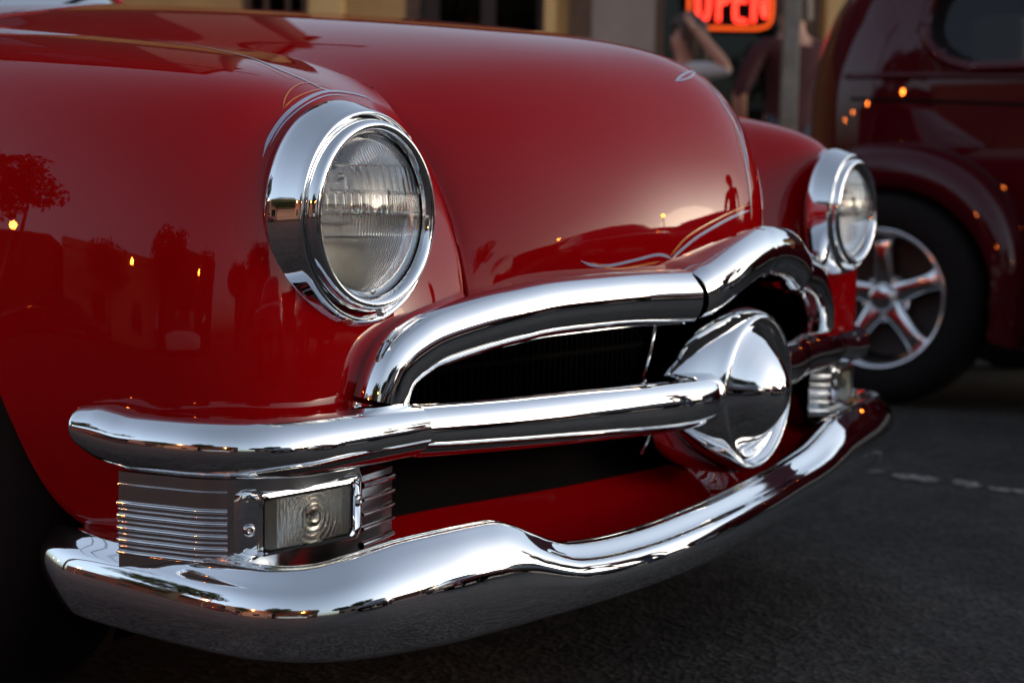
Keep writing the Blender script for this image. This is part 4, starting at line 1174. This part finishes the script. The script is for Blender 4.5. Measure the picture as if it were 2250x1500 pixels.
# ================================================================== the other side of the street: seen in the chrome and the paint
BRICK = material('dark_brick', (.10, .045, .035), rough=.9, var=(3, .7, 1.2))
STUC2 = material('pale_stucco', (.30, .25, .20), rough=.9, var=(1.5, .8, 1.1))
DGLASS = material('dark_glass', (.015, .018, .02), rough=.05, spec=.8)
def town_block(name, x0, x1, y0, y1, h, mat, label, face, parapet=.5):
    cx_, cy_ = (x0+x1)/2, (y0+y1)/2
    r = empty(name, (cx_, cy_, 0), label=label, cat='building', group='buildings across the street')
    MB().box((0, 0, h/2), (x1-x0, y1-y0, h)).build('wall', mat, r, smooth=False)
    MB().box((0, 0, h+parapet/2+.002), (x1-x0+.3, y1-y0+.3, parapet)).build('parapet', mat, r, smooth=False)
    L = (y1-y0) if face in '+-x' and face[1] == 'x' else (x1-x0)
    n = max(2, int(L/3.2))
    for fl in range(max(1, int(h/3.4))):
        for i in range(n):
            t = -L/2+(i+.5)*L/n; z = 1.7+fl*3.3
            wd, hh = 1.3, 1.7
            if face == '+x': c, s = ((x1-x0)/2+.02, t, z), (.10, wd, hh)
            elif face == '-x': c, s = (-(x1-x0)/2-.02, t, z), (.10, wd, hh)
            elif face == '+y': c, s = (t, (y1-y0)/2+.02, z), (wd, .10, hh)
            else: c, s = (t, -(y1-y0)/2-.02, z), (wd, .10, hh)
            if z+hh/2 < h-.2: MB().box(c, s).build('window', DGLASS, r, smooth=False)
    return r
town_block('brick_building', -28, -17.5, 9.5, 30, 4.4, BRICK, 'low dark brick building across the street beside the tree', '+x')
town_block('stucco_building', -27, -18, -2.5, 8.5, 4.6, STUC2, 'low pale stucco building across the street with one row of windows', '+x')
town_block('brick_building', -30, -19, -16, -3.5, 6.2, BRICK, 'two storey dark brick building across the street', '+x')
town_block('stucco_building', -17, -4.5, -36, -25, 5.6, STUC2, 'pale stucco building at the end of the street', '+y')
town_block('brick_building', -3.5, 9, -52, -40, 4.2, BRICK, 'small brick building far down the street in the sunset', '+y')
town_block('stucco_building', 12, 40, -60, -48, 5.0, STUC2, 'long low stucco building far down the street', '+y')
hb = ppos(-260, 13.0)
rb_ = empty('brick_house', (hb[0], hb[1], 0), RZ, label='tall dark brick house standing left of the tan shop', cat='building')
MB().box((-4.5, 4.6, 6.0), (13, 8, 12.0)).build('wall', BRICK, rb_, smooth=False)
MB().box((-4.5, 4.6, 12.2), (13.4, 8.4, .38)).build('cornice', BROWN, rb_, smooth=False)
for i in range(4):
    for fl in range(3):
        MB().box((-9+i*3.0, .58, 2.4+fl*3.6), (1.2, .1, 1.9)).build('window', DGLASS, rb_, smooth=False)

# street lamps with orange light
AMBER = material('amber_lamp', (.5, .2, .05), rough=.4, emit=(1.0, .19, .02), emit_s=110.0)
POLE = MATS['galvanised']
def street_lamp():
    r = empty('street_lamp', (0, 0, 0), label='street lamp with a lit orange globe across the street', cat='street lamp', group='orange street lamps along the street')
    MB().lathe([(.11, 0), (.11, .25), (.06, .32), (.045, 1.5), (.038, 3.6), (.06, 3.64), (.07, 3.70), (.0005, 3.70)], Matrix.Identity(4), 14).build('pole', POLE, r)
    MB().lathe([(.0005, 3.69), (.08, 3.71), (.13, 3.80), (.14, 3.88), (.11, 3.98), (.05, 4.03), (.0005, 4.04)], Matrix.Identity(4), 20).build('globe', AMBER, r)
    return r
def copy_tree(o, parent=None):
    c = o.copy(); COL.objects.link(c)
    if parent is not None: c.parent = parent
    for ch in list(o.children): copy_tree(ch, c)
    return c
LAMP_L = ['lit orange street lamp beside the broad leafy tree', 'lit orange street lamp in front of the low pale stucco building', 'lit orange street lamp before the low dark brick building', 'lit orange street lamp beyond the brick building, second farthest up the street', 'lit orange street lamp farthest up the street',
          'lit orange street lamp by the two storey brick building', 'lit orange street lamp behind the row of saloons, towards the sunset', 'lit orange street lamp right of the saloons by the sunset']
L0 = street_lamp()
for i, (x, y) in enumerate(((-12.6, 8.8), (-14.6, 1.4), (-12.0, 17.5), (-11.5, 27), (-11.2, 38), (-13.5, -7.5), (3.5, -24), (9.5, -17))):
    o = L0 if i == 0 else copy_tree(L0)
    o.location = (x, y, 0)
    o['label'] = LAMP_L[i]

# tree across the street
LEAF = material('leaf', (.035, .055, .018), rough=.7); BARK = material('bark', (.06, .045, .03), rough=.9)
tree = empty('street_tree', (-9.8, 8.4, 0), label='broad leafy street tree with a short trunk across the street', cat='tree')
trk = MB().tube(cr1([(0, 0, 0), (.05, .03, 1.4), (.02, .1, 2.8), (.1, .15, 4.0)], 4), [.22-.10*t for t in np.linspace(0, 1, 13)], 10)
for a in range(6):
    d = np.array([math.cos(a*1.05), math.sin(a*1.05), .8]); trk.tube(cr1([(.05, .1, 2.9+a*.12), tuple(np.array([.05, .1, 2.9+a*.12])+d*.9), tuple(np.array([.05, .1, 3.0])+d*np.array([2.3, 2.3, 1.9]))], 3), [.09, .08, .07, .06, .05, .03, .02], 6)
trk.build('trunk', BARK, tree)
lf = MB()
for _ in range(3200):
    c = rng.normal(0, 1, 3); c /= np.linalg.norm(c); c *= rng.uniform(.35, 1)**.5
    k = 1+.25*math.sin(5*math.atan2(c[1], c[0])+2*c[2])
    p = np.array([c[0]*2.7*k, c[1]*2.9*k, 5.2+c[2]*1.35*k]); u = rng.normal(0, 1, 3); u /= np.linalg.norm(u); v = np.cross(u, rng.normal(0, 1, 3)); v /= np.linalg.norm(v)
    s = rng.uniform(.06, .13)
    lf.poly([p-u*s*1.6, p+v*s, p+u*s*1.6, p-v*s])
lf.build('crown', LEAF, tree, smooth=False, fix=False)

for (x, y, sx_, sz_, rz_, lb) in ((-15.2, 15.2, .8, .82, 1.2, 'small round street tree before the low dark brick building'), (-15.6, 3.6, .62, .72, 2.4, 'small street tree before the middle of the pale stucco building'), (-16.2, -3.4, .95, 1.0, .6, 'leafy street tree between the stucco and the two storey brick buildings'), (-14.6, -9.5, .7, .85, 3.3, 'street tree before the two storey brick building'), (-6.5, -20.5, 1.15, 1.0, 4.0, 'street tree at the corner of the far stucco building'), (-11.5, -17.5, .9, .8, .2, 'street tree between the brick and the far stucco buildings'), (10.5, -42, 1.3, 1.0, 2.0, 'broad street tree far down the street beside the small brick building')):
    o = copy_tree(tree)
    o.location = (x, y, 0); o.scale = (sx_, sx_, sz_); o.rotation_euler = (0, 0, rz_); o['label'] = lb; o['group'] = 'street trees across the street'
tree['group'] = 'street trees across the street'
# cars parked opposite, plain dark saloons
CARP = [material('black_car_paint', (.012, .012, .014), rough=.3, coat=1), material('dark_red_car_paint', (.10, .01, .01), rough=.3, coat=1), material('white_car_paint', (.6, .6, .58), rough=.35, coat=1)]
def saloon(loc, rz, paint, label):
    r = empty('parked_car', loc, rz, label=label, cat='car', group='cars parked across the street')
    prof = [(-2.25, .45, .70), (-2.2, .72, .80), (-1.5, .86, .85), (-.75, .93, .86), (0, .95, .87), (.9, .95, .87), (1.6, .92, .85), (2.15, .80, .80), (2.25, .5, .7)]
    G = []
    for y, h, w in cr1(np.array(prof), 4):
        G.append([(-w, y, .25), (-w*1.02, y, .5*h+.12), (-w, y, .8*h), (-w*.88, y, h), (-w*.4, y, h+.02), (0, y, h+.025), (w*.4, y, h+.02), (w*.88, y, h), (w, y, .8*h), (w*1.02, y, .5*h+.12), (w, y, .25)])
    MB().grid(np.array(G)).build('body', paint, r)
    G = []
    for y, h, w in cr1(np.array([(-1.0, .93, .72), (-.6, 1.18, .66), (-.25, 1.38, .60), (.3, 1.44, .60), (.9, 1.40, .58), (1.35, 1.15, .62), (1.7, .93, .66)]), 4):
        G.append([(-.76, y, .92), (-w*1.05, y, (h+.92)/2), (-w, y, h-.06), (-w*.6, y, h), (0, y, h+.02), (w*.6, y, h), (w, y, h-.06), (w*1.05, y, (h+.92)/2), (.76, y, .92)])
    MB().grid(np.array(G)).build('cabin', DGLASS, r)
    for x in (-.74, .74):
        for y in (-1.4, 1.4):
            w = MB().lathe([(.18, -.09), (.30, -.095), (.33, -.05), (.33, .05), (.30, .095), (.18, .09)], tr((x, y, .33)) @ roty(math.pi/2), 28).build('wheel', RUBBER, r)
            MB().lathe([(.19, -.08), (.12, -.10), (.0005, -.10)], tr((x, y, .33)) @ roty(math.pi/2), 20).build('hubcap', STEEL, w)
            MB().lathe([(.19, .08), (.12, .10), (.0005, .10)], tr((x, y, .33)) @ roty(math.pi/2), 20).build('hubcap', STEEL, w)
    return r
saloon((-1.2, -6.3, 0), math.radians(8), CARP[0], 'black saloon parked nose-on across the lane, leftmost of that row')
saloon((1.5, -6.0, 0), math.radians(3), CARP[1], 'dark red saloon parked across the lane between two black saloons')
saloon((4.3, -5.6, 0), math.radians(-6), CARP[0], 'black saloon parked across the lane nearest the sunset')
saloon((-11.5, -4.5, 0), math.radians(5), CARP[2], 'white saloon parked along the far kerb')
saloon((-12, 5.2, 0), math.radians(-3), CARP[1], 'dark red saloon parked along the far kerb by the lamp')
person((2.15, -2.10, 0), math.radians(60), 1.62, {}, (DARKC, JEANS), 'person in dark clothes and jeans standing in the lane in front of the cars', (HAIRB, 0))
person((-11.0, -1.2, 0), math.radians(-80), 1.76, {}, (GREYS, DARKC), 'person in a pale grey top and dark trousers on the far kerb', (HAIRB, 0))

# utility poles and the wires between them
ups = [(6.8, 7.4), (-5.6, 9.4), (-16.5, 11.0)]
upole = []
for i, (x, y) in enumerate(ups):
    r = empty('utility_pole', (x, y, 0), .16, label=['wooden utility pole behind the burgundy car', 'wooden utility pole behind the red car', 'wooden utility pole across the street by the brick building'][i], cat='utility pole', group='wooden utility poles')
    MB().tube([(0, 0, 0), (0, 0, 4), (0, 0, 8.2)], [.14, .12, .10], 10).build('pole', BARK, r)
    MB().box((0, .12, 7.6), (.10, 2.0, .12)).build('cross_arm', BARK, r, smooth=False)
for a, b in ((0, 1), (1, 2)):
    for j, off in enumerate((-.9, -.3, .3, .9)):
        p = np.array([*ups[a], 7.72])+np.array([0, off, 0]); q = np.array([*ups[b], 7.72])+np.array([0, off, 0])
        P = np.array([p+(q-p)*t-np.array([0, 0, .7*(1-(2*t-1)**2)]) for t in np.linspace(0, 1, 20)])
        w = MB().tube(P, .016, 6).build('power_line', RUBBER, None)
        props(w, label=f"{['outermost', 'second', 'third', 'innermost'][j]} black power line hung {['behind the two cars', 'across the street'][a]}", cat='cable', group='power lines')
